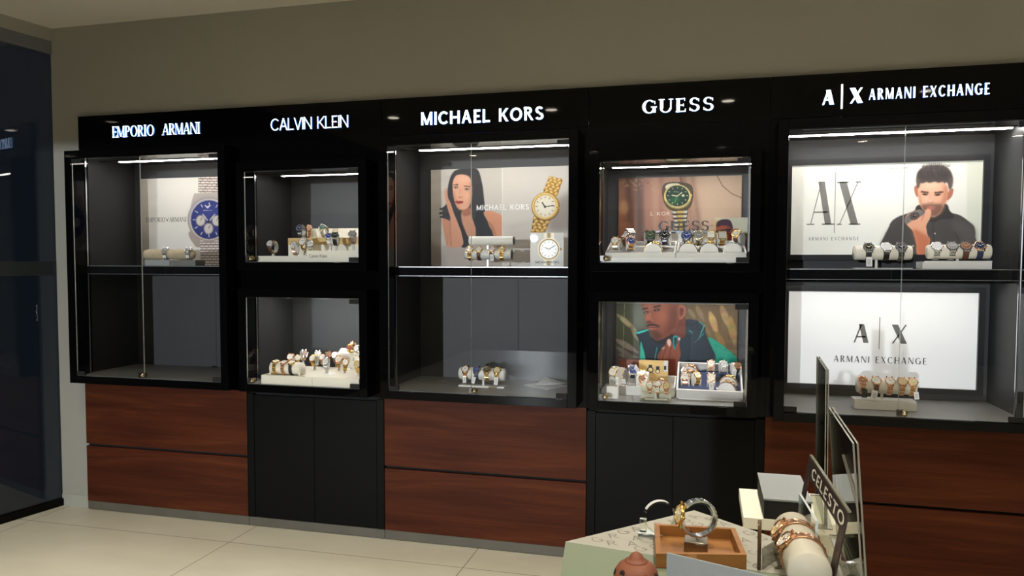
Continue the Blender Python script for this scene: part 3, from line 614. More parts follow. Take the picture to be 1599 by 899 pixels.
for k in range(6):
    y = 395 + k * 38; s_ = 1 - k * .07; cx = 782 + k * 2
    p.poly([(cx - 72 * s_, y), (cx + 72 * s_, y - 8), (cx + 70 * s_, y + 34), (cx - 70 * s_, y + 36)], (74, 62, 46), 2, 1, False); p.poly([(cx - 70 * s_, y + 5), (cx - 30 * s_, y + 3), (cx - 30 * s_, y + 26), (cx - 68 * s_, y + 27)], (206, 204, 194), 2, 1, False)
    p.poly([(cx - 28 * s_, y + 2), (cx + 30 * s_, y), (cx + 30 * s_, y + 24), (cx - 28 * s_, y + 26)], (206, 180, 110), 2, 1, False); p.poly([(cx + 32 * s_, y), (cx + 68 * s_, y - 3), (cx + 66 * s_, y + 22), (cx + 32 * s_, y + 24)], (206, 204, 194), 2, 1, False)
p.poly([(650, 170), (690, 150), (770, 150), (770, 180), (660, 200)], (222, 216, 196), 2); p.ell(760, 272, 126, 112, (120, 108, 66), 8, 2); p.ell(758, 266, 122, 108, (222, 206, 150), 8, 2); p.ell(758, 260, 106, 93, (34, 66, 50), 8, 2)
p.ell(735, 300, 56, 30, (44, 116, 76), -20, 16, .8); p.ell(878, 256, 12, 12, (212, 190, 130))
for k in range(26):
    a = R(30 + 120 * k / 25); p.line(758 + 104 * math.cos(a), 260 + 92 * math.sin(a), 760 + 124 * math.cos(a), 266 + 110 * math.sin(a), 4, (120, 104, 58), 1, .8)
for a in range(0, 360, 30): ca, sa = math.cos(R(a)), math.sin(R(a)); p.line(758 + 78 * ca, 260 + 68 * sa, 758 + 94 * ca, 260 + 82 * sa, 7, (196, 206, 170), 1.5, .9)
p.line(756, 264, 800, 228, 7, (226, 222, 190)); p.line(756, 264, 706, 254, 8, (226, 222, 190)); p.line(756, 264, 735, 325, 4, (70, 200, 120)); p.ell(810, 258, 13, 11, (206, 210, 190)); p.line(725, 222, 770, 226, 6, (170, 190, 160), 1.5, .8)
po = p.mesh('fabric_poster', -.463, .180, 1.5304, 1.968, .41, .006, M['whitecard'], .74, None, 1.25)
tag(po, 'brown drapery poster showing a green-dial two-tone watch, at the back of a small cabinet', 'poster', 'printed posters')
A = onY(1016, 336.5, .4095); B = onY(1046, 336, .4095); C_ = onY(1016, 331, .4095)
build('lettering', letters(MB(), 'L KOR', (A.x, .4095, A.z), (B.x - A.x, 0, 0), (0, 0, C_.z - A.z), .12, .12, 0, .2, mat('pale_brown_ink', (.62, .48, .42), .5)), po)

# 4: man in a teal jacket among reeds
p = Paint([(172, 12), (1170, 18), (170, 690), (1168, 695)], 350, 226, (92, 96, 78))
p.put(p.u > 740, (118, 98, 70), 60); p.put((p.v > 420) & (p.u < 380), (104, 92, 92), 50)
p.put((p.u > 300) & (p.u < 420) & (p.v < 220), (120, 128, 122), 20, .6)
def reed(p, x0, y0, x1, y1, w_, c):
    for k in range(26):
        t = k / 25; x, y = x0 + (x1 - x0) * t, y0 + (y1 - y0) * t; rr = w_ * (.35 + .65 * math.sin(PI * min(1, t * 1.1 + .02)))
        p.ell(x + random.uniform(-3, 3), y + random.uniform(-3, 3), rr, rr * 1.3, [q * random.uniform(.86, 1.08) for q in c], math.degrees(math.atan2(y1 - y0, x1 - x0)) + 90, 4, .55)
for a in ((185, 110, 345, 240, 20, (186, 176, 146)), (300, 200, 370, 330, 18, (150, 140, 116)), (180, 320, 360, 420, 24, (164, 150, 140)), (180, 380, 330, 470, 18, (150, 138, 132)), (200, 440, 380, 470, 20, (140, 130, 126)),
          (840, 30, 900, 150, 18, (146, 128, 96)), (950, 80, 1010, 260, 26, (188, 160, 108)), (1040, 30, 1100, 200, 26, (170, 146, 106)), (1110, 120, 1150, 340, 30, (166, 136, 88)), (780, 60, 830, 130, 14, (140, 128, 96)), (1000, 240, 1080, 380, 22, (150, 120, 76)), (900, 180, 960, 280, 16, (136, 118, 80))): reed(p, *a)
p.line(245, 15, 232, 470, 5, (170, 172, 140), 1.5, .8); p.line(206, 15, 200, 300, 3, (70, 78, 62), 2)
teal, nav = (44, 164, 142), (40, 54, 68)
p.poly([(930, 285), (1010, 315), (1100, 380), (1165, 440), (1180, 520), (1180, 680), (900, 680), (900, 400)], teal, 2)
p.poly([(345, 250), (440, 228), (470, 300), (560, 330), (700, 260), (745, 150), (830, 145), (905, 185), (918, 250), (960, 350), (1000, 440), (985, 520), (960, 680), (395, 680), (385, 500), (378, 400), (368, 320)], nav, 2)
p.poly([(345, 252), (440, 226), (442, 236), (365, 264)], (60, 190, 178), 1.5); p.poly([(380, 345), (402, 380), (424, 480), (424, 680), (385, 680)], (72, 188, 166), 2)
p.line(905, 185, 860, 300, 9, (56, 180, 166), 2); p.line(860, 155, 905, 190, 6, (56, 180, 166), 2); p.line(780, 230, 815, 250, 8, (56, 170, 160), 2); p.line(905, 250, 820, 330, 6, (56, 170, 160), 2)
p.line(520, 370, 500, 480, 7, (60, 160, 150), 2); p.line(545, 370, 530, 480, 5, (30, 40, 50), 2)
p.poly([(700, 300), (860, 250), (930, 350), (940, 460), (720, 480)], (58, 72, 84), 30, .6); p.line(990, 340, 1150, 420, 5, (30, 120, 108), 3, .7); p.poly([(1000, 440), (1080, 420), (1160, 500), (1160, 600), (990, 600)], (58, 178, 158), 14, .6)
p.poly([(460, 290), (560, 345), (700, 250), (700, 200), (560, 300)], (26, 30, 38), 6)
sk, sd, sl = (142, 84, 62), (92, 48, 36), (186, 128, 104)
p.poly([(660, 120), (745, 120), (752, 200), (750, 280), (700, 285), (640, 250)], (112, 62, 46), 3)
p.poly([(395, -5), (600, -10), (700, 0), (720, 60), (705, 140), (690, 190), (660, 240), (600, 285), (540, 314), (500, 312), (478, 280), (470, 236), (440, 222), (446, 196), (432, 170), (412, 140), (425, 100), (400, 60)], sk, 2)
p.poly([(690, 40), (720, 20), (750, 40), (750, 95), (720, 140), (690, 130)], (170, 104, 82), 2); p.poly([(705, 50), (735, 55), (730, 100), (708, 115)], (112, 62, 48), 4)
p.poly([(620, 60), (690, 60), (690, 190), (640, 250), (560, 305), (500, 312), (590, 240)], sd, 24, .7)
p.ell(560, 110, 46, 60, (168, 104, 80), 0, 26, .6); p.ell(445, 120, 14, 34, sl, 15, 6, .7); p.ell(455, 40, 50, 18, sl, 0, 14, .6); p.ell(560, 30, 60, 24, (168, 108, 84), 0, 20, .5)
p.line(392, 62, 440, 50, 9, (46, 26, 22), 3); p.line(486, 44, 548, 30, 10, (46, 26, 22), 3)
p.ell(428, 88, 22, 9, (40, 24, 22), -8, 3); p.ell(425, 89, 9, 5, (200, 180, 168), 0, 2, .7); p.ell(515, 66, 28, 10, (46, 28, 24), -8, 3, .9); p.ell(512, 67, 14, 5.5, (196, 176, 166), 0, 2, .7); p.ell(508, 67, 6, 6, (24, 14, 12))
p.poly([(425, 100), (412, 142), (430, 168), (462, 172), (485, 160), (470, 130), (450, 90)], (158, 96, 74), 5, .8); p.ell(452, 166, 24, 9, (84, 42, 32), 0, 4, .8)
p.poly([(440, 188), (480, 178), (530, 192), (540, 204), (440, 206)], (56, 30, 26), 3, .85); p.poly([(446, 204), (480, 198), (526, 208), (500, 226), (462, 228)], (176, 108, 100), 2.5); p.line(446, 211, 528, 211, 4, (70, 34, 32), 1.5); p.poly([(470, 240), (520, 236), (560, 280), (530, 312), (492, 308)], (70, 38, 30), 12, .6)
hd = (150, 88, 66)
p.poly([(600, 312), (622, 300), (640, 330), (660, 360), (690, 330), (694, 285), (712, 290), (704, 350), (716, 430), (690, 520), (680, 680), (600, 680), (560, 500), (526, 470), (530, 430), (560, 380), (590, 350)], hd, 2)
p.poly([(602, 330), (612, 304), (630, 308), (636, 340), (622, 366)], (222, 190, 176), 3); p.ell(572, 378, 16, 8, (216, 178, 162), -40, 4, .8); p.ell(700, 300, 9, 14, (226, 196, 184), 20, 3)
for a in ((600, 352, 560, 470), (640, 340, 620, 480), (560, 386, 535, 460)): p.line(*a, 7, sd, 4, .7)
p.poly([(650, 290), (670, 272), (694, 280), (690, 300), (670, 380), (655, 380)], (46, 150, 146), 2); p.poly([(660, 300), (676, 286), (684, 300), (668, 370)], (34, 60, 70), 2)
p.poly([(600, 480), (680, 470), (690, 680), (590, 680)], (126, 66, 46), 14, .8)
po = p.mesh('man_poster', -.472, .170, .8385, 1.288, .41, .006, M['whitecard'], .74, None, 1.18)
tag(po, 'poster of a man in a teal and navy jacket among reeds', 'poster', 'printed posters')

# 5: lightbox with a man in a dark shirt, and 6: plain lightbox
def lightbox(name, x0, x1, z0, z1, lb, paint=None):
    t = thing(name, ((x0 + x1) / 2, .40, z0), lb, 'lightbox', 'lightbox posters')
    bz = .028
    f = MB().box((x0 - bz, .385, z0 - bz), (x0, .425, z1 + bz), M['lightboxframe']).box((x1, .385, z0 - bz), (x1 + bz, .425, z1 + bz), M['lightboxframe']).box((x0, .385, z0 - bz), (x1, .425, z0), M['lightboxframe']).box((x0, .385, z1), (x1, .425, z1 + bz), M['lightboxframe']).box((x0, .41, z0), (x1, .425, z1), M['lightboxframe'])
    build('frame', f, t)
    if paint:
        o = paint.mesh('print', x0, x1, z0, z1, .40, .006, M['whitecard'], .74, M['backlit_print']); o.location = o.location - t.location; o.parent = t
    else: build('print', MB().box((x0, .40, z0), (x1, .406, z1), M['lightbox']), t)
    return t
p = Paint([(-709, 85), (873, 69), (-714, 830), (841, 846)], 430, 212, (226, 226, 216))
p.put(p.u > 742, (214, 216, 200), 6); p.put((p.u > -200) & (p.u < 250), (232, 232, 224), 60)
sh = (74, 70, 68)
p.poly([(40, 765), (75, 690), (110, 620), (140, 560), (200, 520), (260, 500), (330, 470), (360, 430), (570, 420), (610, 490), (690, 520), (760, 575), (800, 620), (804, 700), (790, 860), (30, 860)], sh, 2)
p.poly([(640, 560), (800, 630), (790, 850), (700, 850), (690, 700), (630, 640)], (92, 88, 86), 20, .7); p.poly([(60, 740), (140, 600), (230, 540), (240, 700), (200, 860), (40, 860)], (64, 60, 58), 20, .6)
p.line(470, 560, 490, 850, 4, (48, 46, 46), 2); p.line(640, 650, 700, 760, 5, (50, 48, 48), 4); p.ell(488, 668, 6, 6, (200, 200, 196)); p.ell(312, 768, 7, 7, (200, 200, 196))
p.poly([(360, 430), (400, 470), (470, 545), (560, 480), (572, 420), (600, 470), (640, 540), (540, 550), (470, 575), (390, 520), (330, 480)], (56, 53, 52), 3)
p.poly([(322, 282), (350, 272), (362, 330), (352, 362), (334, 345)], (176, 108, 84), 2); p.poly([(634, 298), (606, 312), (584, 350), (584, 392), (612, 376), (632, 340)], (176, 108, 84), 2)
fc = (224, 172, 144)
p.poly([(362, 240), (450, 210), (560, 235), (592, 300), (586, 380), (560, 440), (530, 500), (480, 530), (430, 510), (380, 450), (362, 400), (352, 320)], fc, 2)
p.poly([(560, 260), (594, 300), (586, 385), (556, 450), (520, 510), (540, 420), (560, 340)], (182, 116, 88), 14, .8); p.poly([(356, 300), (364, 400), (384, 450), (376, 360)], (190, 126, 98), 10, .7)
p.ell(460, 270, 70, 26, (240, 200, 178), 0, 18, .6); p.ell(420, 380, 30, 24, (238, 194, 170), 0, 14, .5)
p.poly([(346, 285), (340, 210), (356, 150), (400, 114), (470, 100), (556, 106), (606, 140), (632, 200), (630, 262), (612, 306), (600, 290), (594, 262), (584, 246), (566, 252), (552, 240), (520, 248), (490, 238), (450, 247), (420, 240), (392, 250), (376, 246), (366, 268), (356, 290)], (78, 70, 68), 4)
p.poly([(352, 170), (420, 120), (480, 112), (560, 122), (610, 170), (600, 215), (520, 222), (440, 222), (370, 222)], (60, 53, 52), 14, .8)
p.poly([(344, 215), (364, 215), (368, 262), (352, 290)], (112, 92, 84), 8, .7); p.poly([(606, 220), (632, 215), (626, 280), (608, 306)], (108, 88, 80), 8, .7)
for k in range(34): hx = random.uniform(360, 612); hy = random.uniform(112, 205); p.line(hx, hy, hx + random.uniform(-8, 8), hy - random.uniform(16, 30), 5, random.choice([(88, 80, 78), (52, 46, 45), (96, 88, 86)]), 2, .6)
for k in range(13): p.line(390 + 17 * k, 118 - 14 * math.sin(PI * k / 12), 394 + 17 * k, 100 - 16 * math.sin(PI * k / 12), 8, (74, 66, 64), 3, .9)
p.line(376, 318, 440, 328, 13, (76, 50, 42), 3); p.line(486, 330, 556, 324, 13, (76, 50, 42), 3)
p.ell(410, 342, 24, 8, (90, 58, 48), 4, 3); p.ell(512, 346, 26, 8, (90, 58, 48), -4, 3); p.ell(410, 342, 9, 6, (40, 28, 26)); p.ell(512, 346, 9, 6, (40, 28, 26))
p.line(452, 330, 446, 400, 9, (206, 150, 122), 6, .7); p.ell(454, 410, 26, 10, (188, 124, 98), 0, 5, .7); p.ell(452, 398, 12, 12, (242, 204, 180), 0, 6, .7)
p.poly([(380, 430), (420, 420), (455, 422), (500, 420), (550, 430), (540, 490), (490, 530), (430, 512), (390, 470)], (112, 80, 68), 10, .85); p.poly([(416, 448), (456, 440), (496, 450), (470, 470), (440, 468)], (186, 112, 98), 3); p.line(418, 453, 494, 455, 3, (110, 64, 58))
p.poly([(415, 470), (440, 462), (458, 480), (450, 540), (420, 600), (430, 680), (448, 720), (430, 800), (400, 840), (346, 836), (340, 760), (312, 650), (270, 600), (245, 560), (262, 510), (320, 480), (370, 470), (400, 500)], (222, 164, 134), 2.2)
p.poly([(312, 640), (350, 640), (430, 690), (448, 720), (420, 836), (346, 836), (336, 740)], (192, 112, 80), 12, .9); p.line(405, 500, 380, 560, 6, (170, 104, 80), 4, .8); p.line(262, 540, 330, 560, 5, (180, 116, 90), 4, .7)
p.poly([(246, 545), (300, 490), (380, 470), (402, 500), (380, 520), (300, 560), (262, 585)], (118, 112, 110), 3); p.ell(326, 520, 38, 30, (60, 54, 54), -15, 2); p.ell(326, 520, 29, 22, (112, 98, 92), -15, 2); p.ell(326, 520, 20, 15, (50, 44, 44), -15, 2); p.ell(330, 516, 7, 5, (170, 150, 130))
t = lightbox('lightbox_poster', .424, 1.297, 1.552, 2.008, 'wide lightbox poster of a man in a dark shirt beside two tall serif letters', p)
def wall_text(t, items, Y):
    for txt, xl, xr, yt, yb, T, t_, sf, tr, mt in items:
        A = onY(xl, yb, Y); B = onY(xr, yb, Y); C_ = onY(xl, yt, Y)
        build('lettering', letters(MB(), txt, (A.x, Y, A.z), (B.x - A.x, 0, 0), (0, 0, C_.z - A.z), T, t_, sf, tr, mt), t)
def vbar(t, x, y0, y1, wd, Y): A = onY(x, y0, Y); B = onY(x, y1, Y); build('lettering', MB().box((A.x - wd / 2, Y, B.z), (A.x + wd / 2, Y + .0005, A.z), M['greyink']), t)
wall_text(t, [('A', 1264, 1299, 284, 351, .22, .03, .025, .1, M['greyink']), ('X', 1308, 1341, 284, 351, .26, .03, .025, .1, M['greyink']), ('ARMANI EXCHANGE', 1262, 1341, 370, 375.5, .16, .08, 0, .35, M['greyink']), ('MARTIN GARRIX', 1388, 1419, 261.5, 264, .16, .12, 0, .12, M['greyink'])], .3994)
vbar(t, 1305, 269, 364, .003, .3994)
t = lightbox('lightbox_poster', .421, 1.296, .888, 1.364, 'plain white lightbox with a grey letter logo and two small words, lower right')
wall_text(t, [('A', 1332, 1357, 505.5, 534.5, .26, .08, 0, .1, M['greyink']), ('X', 1391, 1417, 506.5, 536, .28, .08, 0, .1, M['greyink']), ('ARMANI EXCHANGE', 1301.5, 1447, 554.5, 564.5, .19, .08, 0, .22, M['greyink'])], .3994)
vbar(t, 1374, 495, 545, .0035, .3994)
# ------------------------------------------------------------------ watches and what carries them
CACHE = {}
def cached(key, fn):
    if key not in CACHE: CACHE[key] = fn()
    return CACHE[key]
def put(name, me, parent):
    o = bpy.data.objects.new(name, me); COL.objects.link(o); o.parent = parent; return o
def case_mesh(rr, rc, mt, shape):
    def f():
        n = {'round': 28, 'square': 4, 'oct': 8}[shape]; k = {'round': 1, 'square': 1.3, 'oct': 1.06}[shape]; r = rc * k
        tf = Matrix.Rotation(PI / n if n < 20 else 0, 4, 'Z'); mb = MB()
        mb.lathe([(r * .7, rr + .0004), (r * .96, rr + .0006), (r, rr + .002), (r, rr + .0052), (r * .94, rr + .0072), (r * .85, rr + .0068), (r * .82, rr + .005)], M[mt], n, tf, False)
        if n < 20: mb.sm = [False] * len(mb.f)
        for sx in (-1, 1):
            for sy in (-1, 1):
                x = sx * rc * .52; mb.box((x - .0022, min(sy * rc * .75, sy * rc * 1.22), rr - .0001), (x + .0022, max(sy * rc * .75, sy * rc * 1.22), rr + .0035), M[mt])
        return mb.mesh('case')
    return cached(('case', round(rr, 4), rc, mt, shape), f)
def dial_mesh(rr, rc, mt, mark, shape):
    def f():
        n = {'round': 28, 'square': 4, 'oct': 8}[shape]; k = {'round': 1, 'square': 1.3, 'oct': 1.06}[shape]; mb = MB(); z = rr + .0056
        tf = Matrix.Rotation(PI / n if n < 20 else 0, 4, 'Z')
        mb.lathe([(rc * .84 * k, z - .003), (rc * .84 * k, z)], M[mt], n, tf); mb.sm = [False] * len(mb.f)
        for h in range(12):
            q = Matrix.Rotation(h * PI / 6, 4, 'Z'); mb.box((-rc * .035, rc * .58, z), (rc * .035, rc * .74, z + .0004), M[mark], q)
        mb.box((-rc * .04, -rc * .1, z), (rc * .04, rc * .4, z + .0007), M[mark], Matrix.Rotation(R(55), 4, 'Z')); mb.box((-rc * .03, -rc * .1, z + .0005), (rc * .03, rc * .58, z + .001), M[mark], Matrix.Rotation(R(-60), 4, 'Z'))
        return mb.mesh('dial')
    return cached(('dial', round(rr, 4), rc, mt, mark, shape), f)
def strap_mesh(rr, rc, mt, brace, mid, arc):
    def f():
        mb = MB(); a0 = math.asin(min(.95, rc * .86 / rr)); n = 44; hw0, hw1 = rc * .5, rc * .42
        for a0, a1 in (((a0, R(86)), (-a0, -R(86))) if arc < 0 else ((a0, 2 * PI - a0),)):
          for part, m_, x0, x1, up in ([(0, mt, -1, -.36, 0), (1, mid or mt, -.34, .34, .0005), (2, mt, .36, 1, 0)] if brace else [(0, mt, -1, 1, 0)]):
              vs = []; fs = []
              for i in range(n + 1):
                  a = a0 + (a1 - a0) * i / n; t = abs(i / n - .5) * 2; hw = hw1 + (hw0 - hw1) * t
                  th = .0026 + up + (.0009 * (1 if i % 2 else -1) if brace else 0)
                  for x, r in ((x0 * hw, rr - .0004), (x1 * hw, rr - .0004), (x1 * hw, rr + th), (x0 * hw, rr + th)): vs.append((x, r * math.sin(a), r * math.cos(a)))
              for i in range(n):
                  for k in range(4): fs.append((i * 4 + k, i * 4 + (k + 1) % 4, i * 4 + 4 + (k + 1) % 4, i * 4 + 4 + k))
              fs += [(0, 1, 2, 3), (n * 4 + 3, n * 4 + 2, n * 4 + 1, n * 4)]
              mb.add(vs, fs, M[m_], False)
        return mb.mesh('strap')
    return cached(('strap', round(rr, 4), rc, mt, brace, mid, round(arc, 2)), f)
def crown_mesh(rr, rc, mt):
    return cached(('crown', round(rr, 4), rc, mt), lambda: MB().cyl((rc * .97, 0, rr + .0022), (rc * 1.16, 0, rr + .0022), .0024, M[mt], 10).mesh('crown'))
GW = 'wristwatches in the wall cabinets'
def watch(c, rr, tilt, yaw_, rc, st, label, tagged=None, shape='round', center=False, arc=6.3, group=GW, roll_=0):
    """c: centre of the dial (or of the strap ring with center=True); st: case, dial, strap, dial marks [, bracelet middle links]"""
    case, dial, strap, mark = st[:4]; brace = len(st) > 4; mid = st[4] if brace else None
    rot = Euler((R(tilt), R(roll_), R(yaw_))); N = rot.to_matrix() @ Vector((0, 0, 1)); c = Vector(c)
    loc = c if center else c - N * (rr + .005)
    t = thing('wristwatch', loc, label, 'watch', group, rot)
    put('strap', strap_mesh(rr, rc, strap, brace, mid, arc), t); put('case', case_mesh(rr, rc, case, shape), t); put('dial', dial_mesh(rr, rc, dial, mark, shape), t); put('crown', crown_mesh(rr, rc, case), t)
    if tagged:
        dx, dz, w_, h_, k = tagged
        p = loc + Vector((dx, -rr - .006, dz)); q = Matrix.Translation(p) @ Matrix.Rotation(R(k), 4, 'Y') @ Matrix.Rotation(R(-12), 4, 'X')
        build('price_tag', MB().box((-w_ / 2, -.0006, -h_), (w_ / 2, .0006, 0), M['tag'], q).box((-w_ * .3, -.0009, -h_ * .8), (w_ * .3, -.0006, -h_ * .25), M['d_silver'], q), t)
    return t, loc
def cushion(loc, rr, yaw_, zs, mt, label, width=.034, name='watch_cushion', rc=.02):
    """a short padded cylinder inside the strap, on two side feet clear of the strap"""
    r = rr - .0014; n = 28; q = Matrix.Translation(loc) @ Matrix.Rotation(R(yaw_), 4, 'Z'); mb = MB(); ci = [(r * math.sin(2 * PI * i / n), r * math.cos(2 * PI * i / n)) for i in range(n)]
    width = max(width, rc * 1.7)
    mb.prism([q @ Vector((-width / 2, y, z)) for y, z in ci], q.to_3x3() @ Vector((width, 0, 0)), M[mt])
    b = zs + .0007 - loc.z; prof = [(r * math.sin(R(-100 + 200 * i / 14)), r * math.cos(R(-100 + 200 * i / 14))) for i in range(15)] + [(r * .75, b), (-r * .75, b)]
    for x in (-width / 2 - .002, width / 2): mb.prism([q @ Vector((x, y, z)) for y, z in prof], q.to_3x3() @ Vector((.002, 0, 0)), M[mt])
    return tag(build(name, mb), label, 'cushion', 'watch cushions')
def collar(loc, rr, yaw_, zs, label, width, mt='collar'):
    t = thing('watch_collar', (loc.x, loc.y, zs + .0007), label, 'watch collar', 'watch collars'); q = Matrix.Translation(loc) @ Matrix.Rotation(R(yaw_), 4, 'Z'); n = 40; vs = []; fs = []; w = width / 2
    for k in range(n + 1):
        a = R(-68 + 136 * 2.1 * k / n - 75)
        for r, x in ((rr - .0042, -w), (rr - .0042, w), (rr - .0014, w), (rr - .0014, -w)): vs.append(q @ Vector((x, r * math.cos(a), r * math.sin(a) if False else r * math.sin(a))))
    for k in range(n):
        for i in range(4): fs.append((k * 4 + i, k * 4 + (i + 1) % 4, k * 4 + 4 + (i + 1) % 4, k * 4 + 4 + i))
    fs += [(0, 1, 2, 3), (n * 4 + 3, n * 4 + 2, n * 4 + 1, n * 4)]
    build('loop', MB().add(vs, fs, M[mt], True), t)
    top = loc.z - rr - .0042
    build('foot', MB().box((-w * .8, -.016, zs + .0007 - loc.z), (w * .8, .016, zs + .002 - loc.z), M[mt], q).box((-w * .5, -.006, zs + .002 - loc.z), (w * .5, .006, max(top, zs + .0025) - loc.z), M[mt], q), t)
    return t
def stand_watch(px, py, pyb, zs, rr, tilt, yaw_, rc, st, label, cu='white', tagged=None, shape='round', Y=None, stand=True, width=None, roll_=0):
    """a watch standing on the surface z=zs at the photo row pyb (or at depth Y), round a small cushion"""
    Yb = onZ(px, pyb, zs).y if Y is None else Y
    rot = Euler((R(tilt), R(roll_), R(yaw_))).to_matrix() @ Vector((0, 0, 1))
    c = onY(px, py, Yb + rot.y * rr)
    t, loc = watch(c, rr, tilt, yaw_, rc, st, label, tagged, shape, roll_=roll_)
    lim = .0075 if cu == 'loop' else .0045
    if loc.z - rr - lim < zs: t.location.z = zs + rr + lim + .0005; loc = t.location.copy()
    if cu == 'loop': collar(loc, rr, yaw_, zs, ' '.join(('frosted collar of the ' + label).split()[:16]), rc * 1.1)
    else: cushion(loc, rr, yaw_, zs, cu, ' '.join((cu + ' cushion of the ' + label).split()[:16]), width or rc * 1.5, rc=rc)
    return t
def roll(x0, x1, Y, z, r, mt, label, post=None, base=None, zs=None, cat='watch roll', caps='ivory'):
    t = thing('watch_roll', ((x0 + x1) / 2, Y, zs if zs is not None else z - r), label, cat, 'watch rolls')
    q = Matrix.Translation((x0, Y, z)) @ Matrix.Rotation(PI / 2, 4, 'Y'); L = x1 - x0
    build('roll', MB().lathe([(r * .93, .002), (r, .006), (r, L - .006), (r * .93, L - .002)], M[mt], 32, q), t)
    for a, b in ((0, .002), (L - .002, L)): build('end_cap', MB().lathe([(r * .9, a), (r * .9, b)], M[caps], 28, q), t)
    if post is not None: build('post', MB().box((post - .005, Y - .005, zs + base[2]), (post + .005, Y + .005, z - r * .9), M['white']), t)
    if base: build('base', MB().box((base[0], Y - base[3], zs), (base[1], Y + base[3], zs + base[2]), M['white']), t, .001)
    return t
W_ = lambda *a: a
SIL = ('steel', 'd_black', 'steel', 'd_silver', 'steel'); SILW = ('steel', 'd_white', 'steel', 'd_black', 'steel'); GLD = ('gold', 'd_gold', 'gold', 'd_black', 'gold'); GLDW = ('gold', 'd_white', 'gold', 'd_gold', 'gold')
ROSEW = ('rose', 'd_white', 'rose', 'd_brown', 'rose'); ROSEB = ('rose', 'd_brown', 'rose', 'd_gold', 'rose'); TWO = ('gold', 'd_white', 'steel', 'd_black', 'gold'); GUN = ('gun', 'd_black', 'gun', 'd_silver', 'gun')

# leftmost cabinet, on the shelf: two tan pillows on two low blocks
for i, (xl, xr, mt, lb) in enumerate(((226, 264.5, 'grey', 'low light grey display block under the left tan watch pillow'), (265, 305, 'taupe', 'low dark taupe display block under the right tan watch pillow'))):
    A = onY(xl, 410, .13); B = onY(xr, 410, .13)
    tag(build('display_block', MB().box((A.x, .13, ZE), (B.x, .22, ZE + .034), M[mt]), None, .001), lb, 'block', 'display blocks')
for xl, xr, lb, wl, px in ((228, 268, 'tan suede watch pillow on the light grey block', 'silver watch with a dark dial on the left tan pillow', 254), (264.5, 303, 'tan suede watch pillow on the dark taupe block', 'silver watch with a dark dial on the right tan pillow', 290)):
    A = onY(xl, 400, .175); B = onY(xr, 400, .175); zc_ = ZE + .0348 + .033
    L = B.x - A.x; q = Matrix.Translation(((A.x + B.x) / 2, .175, zc_)) @ Matrix.Rotation(R(14), 4, 'Z') @ Matrix.Translation((-L / 2, 0, 0)) @ Matrix.Rotation(PI / 2, 4, 'Y'); L *= .97
    tag(build('watch_pillow', MB().lathe([(.012, .0), (.026, .008), (.031, .03), (.033, L / 2), (.031, L - .03), (.026, L - .008), (.012, L)], M['tan'], 24, q)), lb, 'pillow', 'tan watch pillows')
    wx = onY(px, 398, .15).x; watch((wx, .175 + (wx - (A.x + B.x) / 2) * math.tan(R(14)), zc_), .0352, 44, 14, .020, SIL, wl, center=True)

# upper of the posterless pair
z = ZK1
A = onY(402.5, 409, -.055); B = onY(481, 409, -.055); ZP = onY(402, 399.5, -.055).z
tag(build('display_platform', MB().box((A.x, -.055, z), (-1.78, .34, ZP), M['ivory']), None, .0015), 'white display platform in the upper posterless cabinet, left of the lettered block', 'platform', 'display platforms')
C1 = onY(480, 391, -.075); t = thing('sign_block', (-1.86, -.06, z), 'white block with small grey lettering at the cabinet front, under the watches', 'sign', None)
build('block', MB().box((C1.x, -.075, z), (-1.772, -.0565, C1.z), M['ivory']), t, .001)
fc = bpy.data.curves.new('lettering', 'FONT'); fc.body = 'Calvin Klein'; fc.size = 1
fo = bpy.data.objects.new('tmp', fc); COL.objects.link(fo); dg = bpy.context.evaluated_depsgraph_get(); fm = bpy.data.meshes.new_from_object(fo.evaluated_get(dg)); bpy.data.objects.remove(fo)
vx = [v.co.x for v in fm.vertices]; Lx = onY(482.5, 400, -.0755); Rx = onY(511, 400, -.0755); k = (Rx.x - Lx.x) / (max(vx) - min(vx)); Lb = onY(482.5, 402, -.0755)
tb = MB(); tb.add([(Lb.x + (v.co.x - min(vx)) * k, -.0757, Lb.z + v.co.y * k * 1.1) for v in fm.vertices], [tuple(p.vertices) for p in fm.polygons], M['ink']); build('lettering', tb, t)
# stepped riser at the back
D0 = onY(450, 382, .13); D1 = onY(450, 371.5, .13); D2 = onY(465, 357, .31); t = thing('display_riser', (-2.0, .2, ZP), 'stepped ivory display riser with a pale wood band, behind the watches in a posterless cabinet', 'riser')
xl = onY(450, 376, .13).x
build('body', MB().box((xl, .13, ZP), (-1.776, .33, D0.z), M['ivory']), t)
build('band', MB().box((xl, .128, D0.z), (-1.776, .33, D1.z), M['goldcard']), t)
build('back_slope', MB().prism([(xl + .03, .302, D1.z + .0004), (xl + .03, .33, D1.z + .0004), (xl + .03, .33, D2.z), (xl + .03, .31, D2.z)], (-1.776 - xl - .03, 0, 0), M['ivory']), t)
def rw(px, py, Y, rr, tilt, yw, rc, st, lb, zs, cu='cream', shape='round', tagged=None, roll_=0):
    yw += 26
    return stand_watch(px, py, 0, zs, rr, tilt, yw, rc, st, lb, cu, tagged, shape, Y, roll_=roll_)
rw(421, 380, .05, .034, 62, -28, .021, ('steel', 'd_silver', 'leather_brown', 'd_black'), 'silver octagonal watch on a brown strap, standing alone at left', ZP, 'loop', 'oct')
rw(458.5, 386, -.01, .033, 55, -15, .020, ('steel', 'd_silver', 'rose', 'd_black', 'steel'), 'small silver watch in front of the pale wood band, lowest of three', ZP, 'loop')
rw(472, 376, .045, .034, 60, -20, .021, ('steel', 'd_white', 'gold', 'd_black', 'steel'), 'silver watch on a gold bracelet, middle of three by the wood band', ZP, 'loop')
